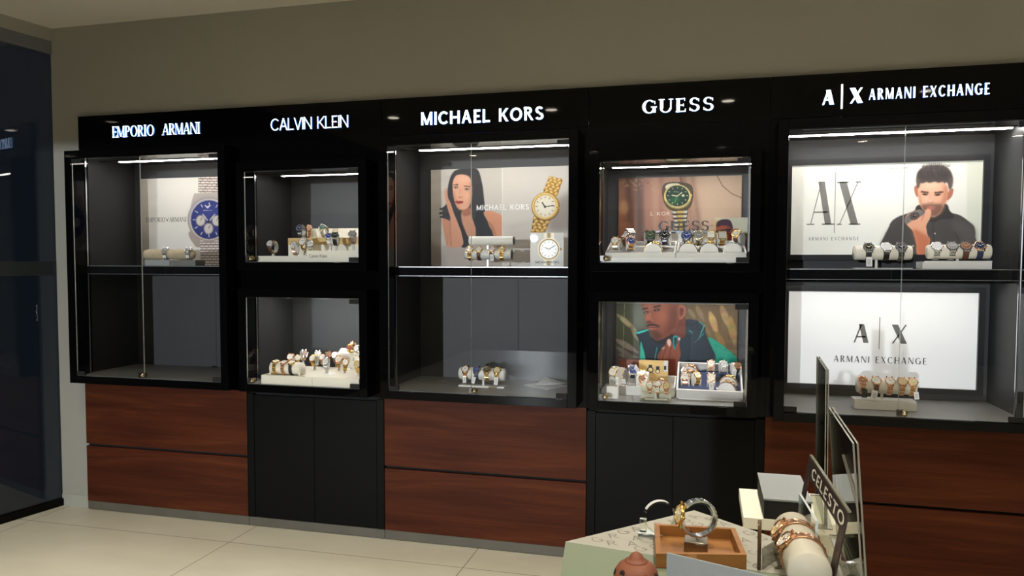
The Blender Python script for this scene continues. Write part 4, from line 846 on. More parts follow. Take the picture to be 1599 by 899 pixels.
rw(484.5, 380, .02, .032, 60, 8, .020, SILW, 'all-silver bracelet watch turned aside, left of the lettered block', ZP, 'loop')
rw(467.5, 364, .22, .033, 58, -20, .022, ('gun', 'd_navy', 'gun', 'd_silver', 'gun'), 'navy dial watch at the top left of the stepped riser', D1.z, 'loop')
rw(483, 364, .22, .031, 45, 10, .017, ROSEB, 'rose gold watch beside the navy one on the stepped riser', D1.z, 'loop')
rw(503, 365.5, .215, .033, 55, -25, .021, ('steel', 'd_green', 'steel', 'd_silver', 'steel'), 'silver watch with a green dial on the stepped riser', D1.z, 'loop')
rw(513, 368, .078, .033, 58, -15, .020, ('steel', 'd_blue', 'steel', 'd_silver', 'steel'), 'silver watch with a blue dial, between the green and the black-strap watches', ZP, 'loop')
rw(522.5, 367, .03, .035, 62, -8, .022, ('steel', 'd_black', 'leather_black', 'd_silver'), 'silver watch on a black strap above the lettered block', ZP, 'loop')
rw(550, 365, .03, .035, 62, -8, .022, ('steel', 'd_grey', 'taupe_strap', 'd_white'), 'grey dial watch on a taupe strap, rightmost on the riser', ZP, 'loop')

# lower of the posterless pair
z = ZK2; Yp = onZ(408, 599, z).y; Yp = max(Yp, -.085); A = onY(408, 599, Yp); ZQ = onY(408, 585, Yp).z; xm = onY(487, 592, Yp).x
for a, b, lb in ((A.x, xm - .0008, 'low white display platform, left slab, in the cabinet full of gold watches'), (xm + .0008, -1.776, 'low white display platform, right slab, in the cabinet full of gold watches')):
    tag(build('display_platform', MB().box((a, Yp, z), (b, .30, ZQ), M['ivory']), None, .0012), lb, 'platform', 'display platforms')
# cream pillow with three watches at front left
P_ = onZ(436, 586, ZQ); Yr = P_.y + .04; xa = onY(425, 575, Yr).x; xb = onY(473, 575, Yr).x
t = roll(xa, xb, Yr, ZQ + .0365, .034, 'cream', 'cream watch pillow with three white-faced watches, front left of the white platform', zs=ZQ, caps='cream')
[build('foot', MB().box((fx, Yr - .03, ZQ + .0006), (fx + .008, Yr + .03, ZQ + .02), M['cream']), t) for fx in (xa + .002, xb - .010)]
for px, tl, st, lb in ((433, 20, GLDW, 'gold watch on the left end of the cream pillow'), (446, 28, ROSEW, 'rose gold watch in the middle of the cream pillow'), (458, 28, ('gold', 'd_white', 'leather_black', 'd_gold'), 'gold watch on a black strap, right on the cream pillow')):
    watch((onY(px, 568, Yr).x, Yr, ZQ + .0365), .0362, tl, 0, .019, st, lb, center=True)
CK2 = [(453, 556.5, 576, 58, -10, ROSEW, 'rose gold watch behind the cream pillow, left one', 'loop'), (465, 558, 577, 55, 5, GLDW, 'gold watch behind the cream pillow, right one', 'loop'), (476, 551, 571, 62, 25, ('steel', 'd_brown', 'rose', 'd_gold', 'steel'), 'highest watch of the left cluster, silver with a brown dial', 'loop'),
       (487.5, 559, 577.5, 62, -22, GLDW, 'gold watch standing alone just right of the cream pillow', 'loop'), (497, 552, 570, 60, 18, ('steel', 'd_silver', 'steel', 'd_gold', 'steel'), 'back silver watch above the lone gold one', 'loop'), (503, 557, 573, 62, -18, ROSEW, 'rose gold watch in the middle of the white platform, rear of two', 'loop'), (508, 564, 582, 60, -10, SILW, 'silver watch in the middle of the white platform, nearest to the glass', 'loop'),
       (514, 552.5, 570, 55, 20, ROSEB, 'brown dial rose gold watch behind the silver one', 'loop'), (522.5, 554, 573, 60, -15, ('steel', 'd_white', 'taupe_strap', 'd_gold'), 'white dial watch on a taupe strap, left of the tilted tray', 'loop'), (528, 560.5, 578, 60, -5, ('rose', 'd_white', 'gold', 'd_gold', 'rose'), 'rose gold watch below the tilted tray, upper one', 'loop'), (539, 565, 582, 55, 8, GLDW, 'gold watch with a glaring white face below the tilted tray', 'loop'), (557, 561, 579, 58, -12, ('gold', 'd_white', 'gold', 'd_gold', 'gold'), 'gold watch at the right edge of the white platform, rear of two', 'loop'), (558, 568.5, 586, 60, -10, ('gold', 'd_gold', 'gold', 'd_white', 'gold'), 'champagne dial gold watch at the right edge of the white platform', 'loop')]
for px, py, pyb, tl, yw, st, lb, cu in CK2: stand_watch(px, py, pyb, ZQ, .031, tl, yw + 24, .020, st, lb, cu, width=.03)
A = onY(528, 560, .24); B = onY(534, 546.5, .28); t = thing('display_riser', (-1.83, .25, ZQ), 'small cream tilted watch tray on a riser, back right of the lower posterless cabinet', 'riser')
build('body', MB().box((A.x + .012, .235, ZQ), (-1.778, .275, A.z - .002), M['ivory']), t)
build('tray', MB().prism([(A.x, .235, A.z - .002), (A.x, .275, A.z - .002), (A.x, .285, B.z + .012), (A.x, .275, B.z + .012), (A.x, .235, A.z + .034)], (-1.778 - A.x, 0, 0), M['cream']), t)
for px, py, st, lb in ((545, 542.5, ('gold', 'd_red', 'gold', 'd_white', 'gold'), 'gold watch with a red dial on the tilted cream tray'), (556, 543.5, SILW, 'silver watch on the tilted cream tray beside the red dial'), (549, 537, ROSEW, 'rose gold watch peeking over the top of the tilted cream tray')):
    watch(onY(px, py, .205 if py > 540 else .250), .022, 70, 0, .018 if py > 540 else .013, st, lb)
for px, py, an, lb in ((518, 584, 30, 'loose white price tag lying at the front of the white platform'), (542.5, 577, 10, 'loose white price tag lying beside the right-hand gold watches')):
    P_ = onZ(px, py, ZQ + .002); q = Matrix.Translation(P_ + Vector((0, 0, .004))) @ Matrix.Rotation(R(an), 4, 'Z') @ Matrix.Rotation(R(20), 4, 'X')
    tag(build('price_tag', MB().box((-.018, -.014, -.0006), (.018, .014, .0006), M['tag'], q)), lb, 'tag', 'loose price tags')

# middle cabinet, shelf: two-tier roll stand, photo card
z = ZE; Y = .13
def xz(px, py, Y_=Y): return onY(px, py, Y_)
A = xz(727, 397); B = xz(800, 397); rz = A.z; rr_ = .0285
t = thing('watch_stand', (xz(765, 400).x, Y, z), 'white two-tier watch stand with an empty upper roll, on the middle shelf', 'watch stand')
for (pa, pb, pc, r_, nm) in ((733, 803, 376, .0245, 'u'), (727, 800, 397, rr_, 'l')):
    a, b = xz(pa, pc), xz(pb, pc); q = Matrix.Translation((a.x, Y, a.z)) @ Matrix.Rotation(PI / 2, 4, 'Y'); L = b.x - a.x
    rl = build('roll', MB().lathe([(r_ * .93, .002), (r_, .006), (r_, L - .006), (r_ * .93, L - .002)], M['white'], 32, q), t)
    for u0, u1 in ((0, .002), (L - .002, L)): build('end_cap', MB().lathe([(r_ * .92, u0), (r_ * .92, u1)], M['gun'], 28, q), rl)
cx_ = xz(760, 400).x
build('post', MB().box((cx_ - .004, Y + .018, z), (cx_ + .004, Y + .026, xz(766, 376).z), M['trim']), t); build('base', MB().box((A.x + .02, Y - .035, z), (B.x - .02, Y + .045, z + .004), M['acrylic'], None, M['edge']), t)
for px, st, lb, tg in ((735.5, GLDW, 'gold watch with a pale face, first from the left on the two-tier stand', None), (749.5, ('gold', 'd_white', 'leather_brown', 'd_gold'), 'gold watch on a dark brown strap, second on the two-tier stand', None), (769.5, ('rose', 'd_white', 'leather_brown', 'd_gold'), 'rose gold watch with a white tag, third on the two-tier stand', (.004, .0, .02, .036, -8)), (785, ('gold', 'd_gold', 'gold', 'd_white', 'gold'), 'gold bracelet watch, rightmost on the two-tier stand', None)):
    watch((xz(px, 395).x, Y, rz), rr_ + .0022, 42, 0, .020, st, lb, tg, center=True)
A = xz(828, 413, .05); B = xz(880, 413, .05); D = xz(830, 363.5, .05)
t = thing('picture_card', ((A.x + B.x) / 2, .05, z), 'square white card picturing a gold watch, at the right of the middle shelf', 'card')
build('card', MB().box((A.x, .05, z), (B.x, .054, D.z), M['whitecard']), t); build('foot', MB().box((A.x + .05, .054, z), (B.x - .05, .10, z + .003), M['whitecard']), t)
pm = MB(); fy = .0498; O = xz(857, 389, .05); s_ = (B.x - A.x) / 52
def disc(mb, cx, cz, r, y, mt, n=28): mb.add([(cx + r * math.cos(2 * PI * k / n), y, cz + r * math.sin(2 * PI * k / n)) for k in range(n)], [tuple(range(n))[::-1]], mt)
for sg in (1, -1):
    for k in range(4):
        h0 = (15 + 2.5 * k) * s_ * sg; h1 = (17.1 + 2.5 * k) * s_ * sg
        for xx0, xx1, mm in ((-8, -3, 'd_gold'), (-2.6, 2.6, 'printgold'), (3, 8, 'd_gold')):
            if D.z > O.z + max(h0, h1) and O.z + min(h0, h1) > z: pm.box((O.x + xx0 * s_, fy, O.z + min(h0, h1)), (O.x + xx1 * s_, fy + .0001, O.z + max(h0, h1)), M[mm])
disc(pm, O.x, O.z, 17.5 * s_, fy - .0002, M['d_gold']); disc(pm, O.x, O.z, 16 * s_, fy - .0004, M['printgold']); disc(pm, O.x, O.z, 14 * s_, fy - .0006, M['d_white']); pm.box((O.x + 17 * s_, fy - .0002, O.z - 2 * s_), (O.x + 20 * s_, fy, O.z + 2 * s_), M['printgold'])
for h in range(12): pm.box((-.4 * s_, -.0001, 10 * s_), (.4 * s_, 0, 12.5 * s_), M['greyink'], Matrix.Translation((O.x, fy - .0008, O.z)) @ Matrix.Rotation(h * PI / 6, 4, 'Y'))
pm.box((-.5 * s_, -.0001, 0), (.5 * s_, 0, 11 * s_), M['greyink'], Matrix.Translation((O.x, fy - .0009, O.z)) @ Matrix.Rotation(R(60), 4, 'Y')); pm.box((-.5 * s_, -.0001, 0), (.5 * s_, 0, 7 * s_), M['greyink'], Matrix.Translation((O.x, fy - .0009, O.z)) @ Matrix.Rotation(R(-65), 4, 'Y'))
build('watch_picture', pm, t)
a, b, c_ = xz(836, 411, .0492), xz(873, 411, .0492), xz(836, 407.5, .0492); lm = MB(); letters(lm, 'MICHAEL KORS', (a.x, .0492, a.z), (b.x - a.x, 0, 0), (0, 0, c_.z - a.z), .17, .15, 0, .13, M['greyink']); build('lettering', lm, t)
# middle cabinet, floor
z = ZLOW; P_ = onZ(754, 605, z); Y = P_.y + .03; A = onY(718.5, 582, Y); B = onY(789.5, 582, Y); rz = A.z
roll(A.x, B.x, Y, rz, .0335, 'white', 'white watch roll on a T stand with four tagged watches, on the middle cabinet floor', onY(755, 590, Y).x, (A.x, B.x, .009, .032), z)
for px, st, lb, tg in ((729, ('rose', 'd_white', 'rose', 'd_brown', 'rose'), 'rose gold watch with a cream tag, leftmost on the low T stand', (0, -.012, .02, .034, -4)), (746.5, ('gun', 'd_blue', 'leather_navy', 'd_silver'), 'dark blue watch with a white tag, second on the low T stand', (-.008, -.012, .02, .036, 14)), (762.5, ('gold', 'd_black', 'gold', 'd_gold', 'gold'), 'gold watch with a black dial, third on the low T stand', None), (778, ('gold', 'd_gold', 'gold', 'd_white', 'gold'), 'gold watch with a grey tag, rightmost on the low T stand', (.002, -.010, .022, .04, 4))):
    watch((onY(px, 576, Y).x, Y, rz), .0357, 48, 0, .021, st, lb, tg, center=True)
A = onZ(820, 601, z); B = onZ(884, 601, z); bm = [onZ(*p, z + .002) for p in ((818, 600), (853, 609), (886, 602), (852, 594))]
for k, (dz, an, pts, lb) in enumerate(((.001, 0, ((818, 601), (854, 608.5), (886, 602.5), (850, 596)), 'white folded leaflet lying flat at the right of the middle cabinet floor, lower one'), (.010, 0, ((836, 598.5), (868, 602), (884, 598.5), (852, 592.5)), 'white leaflet with a raised corner lying on top of another leaflet'))):
    q = [onZ(*p, z + dz) for p in pts]; q[1].z += .004 * k; q[3].z += .012 * k
    if k: q[0].z = z + .005
    mb = MB().prism(q, (0, 0, .0016), M['whitecard']); mb.add([v + Vector((0, 0, .002)) for v in [q[0].lerp(q[2], .2), q[1].lerp(q[3], .25), q[1].lerp(q[2], .5), q[0].lerp(q[2], .55)]], [(0, 1, 2, 3)], M['d_silver'])
    tag(build('leaflet', mb), lb, 'leaflet', 'leaflets')

# upper cabinet with the drapery poster
z = ZG1; A = onY(937, 410, -.076); B = onY(1170, 410, -.076); zt = onY(1000, 402.5, -.076).z
tag(build('display_platform', MB().box((-.4895, -.076, z), (.1875, .26, zt), M['white']), None, .001), 'white display platform under the two white trays of the drapery poster cabinet', 'platform', 'display platforms')
def tray(xl, xr, Yf, zf, Yb, zb, wall, zs, lining, label, cat='tray'):
    ang = math.atan2(zb - zf, Yb - Yf); L = math.hypot(zb - zf, Yb - Yf); t = thing('watch_tray', ((xl + xr) / 2, Yf, zs), label, cat, 'watch display trays')
    q = Matrix.Translation((0, Yf, zf)) @ Matrix.Rotation(ang, 4, 'X'); th = .007
    fm = MB().box((xl, 0, -wall), (xr, th, 0), M['white'], q).box((xl, L - th, -wall), (xr, L, 0), M['white'], q).box((xl, th, -wall), (xl + th, L - th, 0), M['white'], q).box((xr - th, th, -wall), (xr, L - th, 0), M['white'], q)
    build('rim', fm, t); build('lining', MB().box((xl + th, th, -wall), (xr - th, L - th, -wall + .006), M[lining], q), t)
    lo = q @ Vector((0, 0, -wall)); hi = q @ Vector((0, L * .8, -wall))
    build('prop', MB().prism([(xl + .01, lo.y, zs), (xl + .01, hi.y, zs), (xl + .01, hi.y, hi.z), (xl + .01, lo.y, max(lo.z, zs + .0005))], (xr - xl - .02, 0, 0), M['white']), t)
    return lambda y: (q @ Vector((0, y, -wall + .006)))
Yf, Yb = -.065, .16
zf = onY(1000, 394.5, Yf).z; zb = onY(1000, 376.5, Yb).z
s1 = tray(onY(945, 395, Yf).x, onY(1054.5, 395, Yf).x, Yf, zf, Yb, zb, max(.018, zf - zt), zt, 'traygrey', 'white tray with grey lining, left of two under the drapery poster')
s2 = tray(onY(1056, 395, Yf).x, min(.184, onY(1167, 395, Yf).x), Yf, zf, Yb, zb, max(.018, zf - zt), zt, 'traygrey', 'white tray with grey lining, right of two under the drapery poster')
def mound(sf, px, u, r, rc, st, label, yw=90, tl=8, width=.05):
    s = sf(u); zs = sf(u + width * .5 + .010).z + .0012; x = onY(px, 390, s.y).x; c = Vector((x, s.y, zs + .0006))
    watch(c, r + .0016, tl, yw, rc, st, label, center=True, arc=-1)
    n = 24; q = Matrix.Translation(c) @ Matrix.Rotation(R(yw), 4, 'Z')
    mb = MB().prism([q @ Vector((-width / 2, r * math.cos(PI * i / n), r * math.sin(PI * i / n))) for i in range(n + 1)], q.to_3x3() @ Vector((width, 0, 0)), M['white'])
    tag(build('watch_mound', mb), ' '.join(('white half-round mound under the ' + label).split()[:16]), 'mound', 'half-round watch mounds')
def in_tray(sf, px, py, u, rr, tilt, yw, rc, st, lb, cu='white', shape='round', tagged=None, roll_=0, width=None):
    s = sf(u); return stand_watch(px, py, 0, sf(u + .066).z + .001, rr, tilt, yw, rc, st, lb, cu, tagged, shape, s.y, width=width, roll_=roll_)
in_tray(s1, 960, 385.5, .045, .028, 62, -5, .021, TWO, 'white dial two-tone watch at the far left of the grey trays')
in_tray(s1, 976, 375, .095, .03, 40, -35, .021, ('rose', 'd_silver', 'leather_brown', 'd_black'), 'rose gold watch lying behind the blue dial one')
in_tray(s1, 985, 369, .178, .03, 35, 30, .022, ('steel', 'd_silver', 'leather_black', 'd_gold'), 'highest silver watch on a black strap in the left tray', shape='square')
in_tray(s1, 985.5, 380, .036, .028, 62, 12, .022, ('rose', 'd_blue', 'gold', 'd_white', 'rose'), 'gold watch with a bright blue dial in the left tray')
in_tray(s1, 1015, 376.5, .15, .030, 66, 10, .026, ('gun', 'd_green', 'leather_black', 'd_gold'), 'square dark watch with a green and yellow dial', shape='square')
in_tray(s1, 1037.5, 376, .15, .031, 68, -6, .027, ('gun', 'd_black', 'gun', 'd_white', 'gun'), 'round gunmetal watch at the right of the left tray')
mound(s1, 1020, .035, .042, .018, ('gold', 'd_brown', 'gold', 'd_gold', 'gold'), 'gold watch seen edge-on over a white mound, left tray')
in_tray(s2, 1072, 379.5, .125, .031, 62, -8, .027, ('gun', 'd_blue', 'leather_navy', 'd_white'), 'blue watch on a blue strap at the left of the right tray')
in_tray(s2, 1091, 381.5, .125, .031, 62, 5, .027, ('twotone', 'd_grey', 'twotone', 'd_white', 'gun'), 'pale gold watch with a grey dial, second in the right tray')
in_tray(s2, 1110, 376, .135, .030, 60, 0, .022, GLDW, 'square gold watch behind the middle mound of the right tray', shape='square')
in_tray(s2, 1128, 380, .125, .030, 60, 8, .024, ('gold', 'd_silver', 'gold', 'd_gold', 'gold'), 'square silver dial gold watch, fourth in the right tray', shape='square')
in_tray(s2, 1149, 378, .125, .031, 50, -30, .022, ('gold', 'd_grey', 'leather_brown', 'd_gold'), 'gold watch with a grey dial on brown leather, rightmost in the trays')
mound(s2, 1074.5, .035, .042, .016, ('gold', 'd_white', 'taupe_strap', 'd_gold'), 'thin gold watch edge-on over the left mound of the right tray')
mound(s2, 1107.5, .035, .042, .016, ('gold', 'd_white', 'leather_black', 'd_gold'), 'gold watch edge-on over the middle mound of the right tray')
mound(s2, 1143.5, .035, .042, .016, ('steel', 'd_white', 'leather_white', 'd_silver'), 'white strap watch edge-on over the right mound of the right tray')
# letter block
Y = .20; A = onY(1019.5, 390, Y); B = onY(1117, 390, Y); ztp = onY(1020, 364.5, Y).z; zbar = onY(1020, 360.5, Y).z
t = thing('letter_block', ((A.x + B.x) / 2, Y, zt), 'white block topped by five dark upright serif letters, below the green-dial poster', 'sign')
build('block', MB().box((A.x, Y, zt), (B.x, Y + .05, ztp), M['white']), t, .001); build('bar', MB().box((A.x, Y - .002, ztp), (B.x, Y + .05, zbar), M['gun']), t)
a, b, c_ = onY(1028, 360.5, Y + .012), onY(1107, 360.5, Y + .012), onY(1028, 345, Y + .012)
tot = sum(glyph(c, .2, .08, .06)[1] + .14 for c in 'GUESS') - .14; x_ = 0
for ch in 'GUESS':
    gw = glyph(ch, .2, .08, .06)[1]; k = (b.x - a.x) / tot
    build('letter', letters(MB(), ch, (a.x + x_ * k, Y + .022, zbar - .0002), (gw * k, 0, 0), (0, 0, c_.z - a.z), .2, .08, .06, 0, mat('letter_black', (.02, .022, .025), .35), .012), t); x_ += gw + .14
# card with a man in sunglasses
p = Paint([(700, 110), (1250, 120), (690, 740), (1245, 745)], 130, 140, (214, 214, 190))
p.poly([(690, 200), (740, 150), (760, 480), (690, 480)], (206, 178, 96), 14, .9); p.poly([(1000, 300), (1080, 300), (1160, 380), (1240, 500), (1260, 760), (980, 760), (960, 420)], (120, 72, 78), 10); p.poly([(1150, 380), (1260, 360), (1260, 440), (1180, 430)], (150, 110, 30), 10, .9)
p.poly([(720, 230), (780, 200), (960, 220), (990, 300), (985, 400), (940, 470), (880, 560), (780, 540), (730, 420)], (168, 78, 52), 3); p.poly([(880, 260), (985, 280), (980, 420), (900, 500)], (124, 44, 36), 16, .7)
p.poly([(722, 240), (735, 180), (790, 145), (870, 138), (940, 155), (978, 220), (980, 290), (920, 245), (820, 230), (750, 250)], (66, 34, 58), 4)
p.poly([(720, 310), (800, 300), (960, 286), (930, 330), (880, 362), (830, 340), (800, 325), (760, 370), (726, 350)], (20, 8, 12), 3); p.line(800, 445, 880, 440, 10, (120, 40, 34), 3); p.poly([(700, 420), (760, 400), (770, 560), (700, 560)], (200, 150, 80), 8); p.poly([(780, 500), (900, 500), (960, 760), (740, 760)], (110, 40, 36), 6)
A = onY(1115.5, 400, .19); B = onY(1169, 400, .19); D = onY(1120, 340, .19)
pc = p.mesh('picture_card', A.x, B.x, zt, D.z, .19, .003, M['whitecard'], .95); tag(pc, 'small card picturing a man in dark sunglasses, right of the upright letters', 'card')
build('foot', MB().box((A.x + .04, .193, zt), (B.x - .04, .235, zt + .003), M['whitecard']), pc) if False else None

# lower cabinet with the teal jacket poster
z = ZG2
Yf = onZ(957, 616, z).y; Yf = max(Yf, -.06); Yb = Yf + .22; zf = onY(1000, 603, Yf).z; zb = onY(1000, 584.5, Yb).z
s3 = tray(onY(962, 604, Yf).x, onY(1054, 604, Yf).x, Yf, zf, Yb, zb, max(.02, zf - z - .001), z, 'traygrey', 'white tray with grey lining, left of two under the teal jacket poster')
in_tray(s3, 969.5, 579, .12, .030, 60, -10, .019, ('steel', 'd_gold', 'leather_white', 'd_green'), 'pale watch on a white strap behind the lone white block')
in_tray(s3, 966.5, 588, .05, .028, 45, 15, .018, ('gold', 'd_brown', 'gold', 'd_gold', 'gold'), 'gold watch behind the lone white block, with a white tag', tagged=(.028, .016, .018, .03, -20))
in_tray(s3, 988, 577.5, .11, .033, 70, 8, .025, ('steel', 'd_blue', 'leather_navy', 'd_silver'), 'big blue watch in front of the brown card', shape='round', tagged=(.018, .03, .018, .026, -40))
in_tray(s3, 1003, 581.5, .13, .032, 40, 0, .018, GLDW, 'pale gold watch low in front of the gold card', width=.06)
in_tray(s3, 1002, 590, .038, .030, 45, 0, .018, ROSEB, 'rose gold watch in the left tray above the clear box', width=.05)
mound(s3, 1034, .10, .042, .017, ROSEW, 'rose gold watch edge-on over a mound right of the gold card')
# single white block with a watch
A = onZ(947.5, 622, z); B = onZ(965, 622, z); Yk = max(A.y, -.085); ztop = onY(956, 603, Yk).z; A = onY(947, 620, Yk); B = onY(964.5, 620, Yk)
tag(build('display_block', MB().box((A.x, Yk, z), (B.x, Yk + .05, ztop), M['white']), None, .001), 'small upright white block with one watch on it, at the front left', 'block', 'display blocks')
stand_watch(956.5, 580.5, 0, ztop, .034, 72, -18, .022, ('gold', 'd_white', 'leather_white', 'd_gold'), 'white strap gold watch on top of the upright white block', 'white', (.012, -.012, .014, .036, 0), 'round', Yk + .024)
# cards
for xa_, xb_, ya, yb_, Y_, mt, lb in ((967, 1000, 560.5, 590, .30, 'browncard', 'plain dark brown card standing behind the big blue watch'), (997.5, 1043, 561.5, 592, .27, 'goldcard', 'gold card picturing two dark watches, standing behind the left tray')):
    A = onY(xa_, yb_, Y_); B = onY(xb_, yb_, Y_); D = onY(xa_, ya, Y_); t = thing('picture_card', ((A.x + B.x) / 2, Y_, z), lb, 'card', 'small standing cards'); build('card', MB().box((A.x, Y_, z), (B.x, Y_ + .003, D.z), M[mt]), t)
    if mt == 'goldcard':
        pm = MB()
        for px, py, r_ in ((1015.5, 577, 4.6), (1027, 579.5, 3.4)):
            O = onY(px, py, Y_); disc(pm, O.x, O.z, r_ / 280, Y_ - .0003, M['ink']); pm.box((O.x - .009, Y_ - .0004, O.z + .008), (O.x + .009, Y_ - .0002, O.z + .026), M['ink']); disc(pm, O.x, O.z - .001, r_ / 420, Y_ - .0006, M['d_gold'])
        E1 = onY(1037, 563, Y_); E2 = onY(1043, 580, Y_); pm.box((E1.x, Y_ - .0003, E2.z), (E2.x, Y_ - .0001, E1.z), M['d_silver']); pm.box((E1.x, Y_ - .0005, E2.z + .008), (E1.x + .012, Y_ - .0003, E2.z + .03), M['ink']); build('watch_picture', pm, t)
# clear box with three rose gold watches
P_ = onZ(1022, 627, z); Yc = max(P_.y, -.086); A = onY(999.5, 624, Yc); B = onY(1047, 624, Yc); zt2 = onY(1000, 598, Yc).z; dp = .072
t = thing('acrylic_box', ((A.x + B.x) / 2, Yc, z), 'clear open box with three rose gold watches on a cream roll, at the front', 'box'); e = .003
build('front_pane', MB().box((A.x, Yc, z), (B.x, Yc + e, zt2), M['acrylic'], None, M['edge']), t); build('back_pane', MB().box((A.x, Yc + dp, z), (B.x, Yc + dp + e, zt2), M['ivory'], None, M['edge']), t); build('base', MB().box((A.x, Yc + e, z), (B.x, Yc + dp, z + .004), M['taupe']), t)
rzc = onY(1022, 606, Yc + .038).z
roll(A.x + .004, B.x - .004, Yc + .038, rzc, .0215, 'cream', 'cream roll inside the clear box, carrying three rose gold watches', (A.x + B.x) / 2, (A.x + .02, B.x - .02, .004, .018), z + .0048)
for px, st, tl, lb, tg in ((1014.5, ROSEW, 50, 'rose gold watch on the left of the clear box roll', None), (1027, ('rose', 'd_silver', 'rose', 'd_brown', 'rose'), 34, 'rose gold watch in the middle of the clear box roll', (0, .008, .016, .018, 8)), (1040.5, ('rose', 'd_gold', 'rose', 'd_brown', 'rose'), 50, 'rose gold watch on the right of the clear box roll', None)):
    watch((onY(px, 604, Yc + .02).x, Yc + .038, rzc), .0237, tl, 0, .018, st, lb, tg, center=True)
# right tray, navy lined
Yf = onZ(1056, 624, z).y; Yf = max(Yf, -.06); Yb = Yf + .23; zf = onY(1100, 609.5, Yf).z; zb = onY(1110, 566.5, Yb).z
s4 = tray(onY(1056, 610, Yf).x, min(.184, onY(1165, 610, Yf).x), Yf, zf, Yb, zb, max(.02, zf - z - .001), z, 'navy', 'white tilted tray lined in navy, with small white watch cushions')
for px, py, u, rr, tl, yw, rc, st, lb, kw in ((1079, 563, .19, .030, 20, 80, .02, ROSEB, 'rose gold watch topmost at the back left of the navy tray', {}), (1077.5, 573, .14, .034, 20, 80, .022, ('rose', 'd_brown', 'leather_brown', 'd_gold', 'gold'), 'rose gold watch below the topmost one in the navy tray', dict(width=.05)),
        (1110, 573, .18, .028, 60, 0, .02, ROSEW, 'white dial watch in the middle of the navy tray back row', {}), (1130.5, 571.5, .18, .028, 60, 5, .02, ('steel', 'd_silver', 'leather_white', 'd_black'), 'silver watch on a white strap in the navy tray back row', {}), (1152, 573, .17, .028, 60, 20, .018, ('rose', 'd_brown', 'leather_black', 'd_gold'), 'dark watch with a white tag at the back right of the navy tray', dict(tagged=(-.004, .0, .02, .04, 10))),
        (1069.5, 591, .05, .028, 55, -5, .021, ROSEW, 'rose gold watch at the front left of the navy tray', {}), (1089.5, 593, .055, .028, 45, 20, .019, GLDW, 'pale gold watch, second in the navy tray front row', {}), (1110.5, 594, .05, .029, 60, 0, .021, ('rose', 'd_white', 'leather_white', 'd_gold'), 'white watch with a white tag in the middle of the front row', dict(tagged=(0, -.008, .022, .034, -4))),
        (1141, 588, .10, .034, 20, 80, .018, ('gold', 'd_gold', 'leather_brown', 'd_gold', 'gold'), 'gold watch at the right of the navy tray, rear of two', {}), (1138.5, 595.5, .05, .038, 20, 80, .02, ('rose', 'd_gold', 'leather_brown', 'd_gold', 'rose'), 'gold watch on the largest mound, front right of the navy tray', dict(width=.05))):
    if yw >= 80: mound(s4, px, u, .038 if px < 1100 else .041, rc, st, lb, 82, 14, .04)
    else: in_tray(s4, px, py, u, rr, tl, yw, rc, st, lb, **kw)
for k, (px, py, lb) in enumerate(((1125, 592.5, 'white price tag on navy lining, upper of two beside the largest mound'), (1124.5, 600, 'white price tag on navy lining, lower of two beside the largest mound'))):
    s = s4(.085 - .035 * k); O = onY(px, py, s.y); ang = math.atan2(zb - zf, Yb - Yf); q = Matrix.Translation((O.x, s.y, s.z + .002)) @ Matrix.Rotation(ang, 4, 'X')
    tag(build('price_tag', MB().box((-.02, -.008, 0), (.02, .008, .0012), M['tag'], q)), lb, 'tag', 'loose price tags')
s = s4(.17); O = onY(1121.5, 576.5, s.y); q = Matrix.Translation((O.x, s.y, s.z + .002)) @ Matrix.Rotation(math.atan2(zb - zf, Yb - Yf), 4, 'X')
tag(build('name_badge', MB().box((-.016, -.012, 0), (.016, .012, .004), M['blacktag'], q), None, .002), 'small black plaque on the navy lining, in the back row', 'plaque')

# rightmost cabinet, shelf
z = ZAX; Y = .09
for pa, pb, pc, r_, lb, post, base, ws in ((1332.5, 1423, 394.5, .033, 'cream watch roll with three dark watches, left on the right-hand shelf', 1368, True, ((1354.5, ('gun', 'd_black', 'leather_black', 'd_gold'), 'black watch with a gold skeleton dial and white tag, leftmost of seven', (.0, -.02, .026, .045, 0)), (1382, ('steel', 'd_silver', 'leather_black', 'd_white'), 'silver dial watch on a black strap, second of seven', None), (1405, GUN, 'gunmetal bracelet watch, third of seven, at the glass door seam', None))),
        (1447.5, 1546, 393, .0325, 'cream watch roll with four watches, right on the right-hand shelf', 1494.5, False, ((1460, ('steel', 'd_silver', 'steel', 'd_white', 'steel'), 'shiny silver watch, first on the four-watch roll', None), (1484, ('gun', 'd_grey', 'steel', 'd_silver', 'steel'), 'grey dial steel watch, second on the four-watch roll', None), (1505, ('gun', 'd_brown', 'leather_brown', 'd_gold'), 'dark watch on a brown strap, third on the four-watch roll', None), (1527, ('rose', 'd_navy', 'leather_navy', 'd_silver'), 'rose gold watch on a navy strap, rightmost of the four', None)))):
    A = onY(pa, pc, Y); B = onY(pb, pc, Y); zs = z
    if not base:
        a, b = onY(1440.5, 418, Y - .05), onY(1549, 418, Y - .05); zs = onY(1500, 408.5, Y - .05).z
        tag(build('display_block', MB().box((a.x, Y - .05, z), (b.x, Y + .06, zs), M['white']), None, .001), 'long low white block under the four-watch roll on the right-hand shelf', 'block', 'display blocks')
    roll(A.x, B.x, Y, A.z, r_, 'cream', lb, onY(post, 410, Y).x, (A.x, B.x, .004, .035), zs, caps='cream')
    for px, st, wl, tg in ws: watch((onY(px, 388, Y).x, Y, A.z), r_ + .0024, 48, 0, .0255, st, wl, tg, center=True)
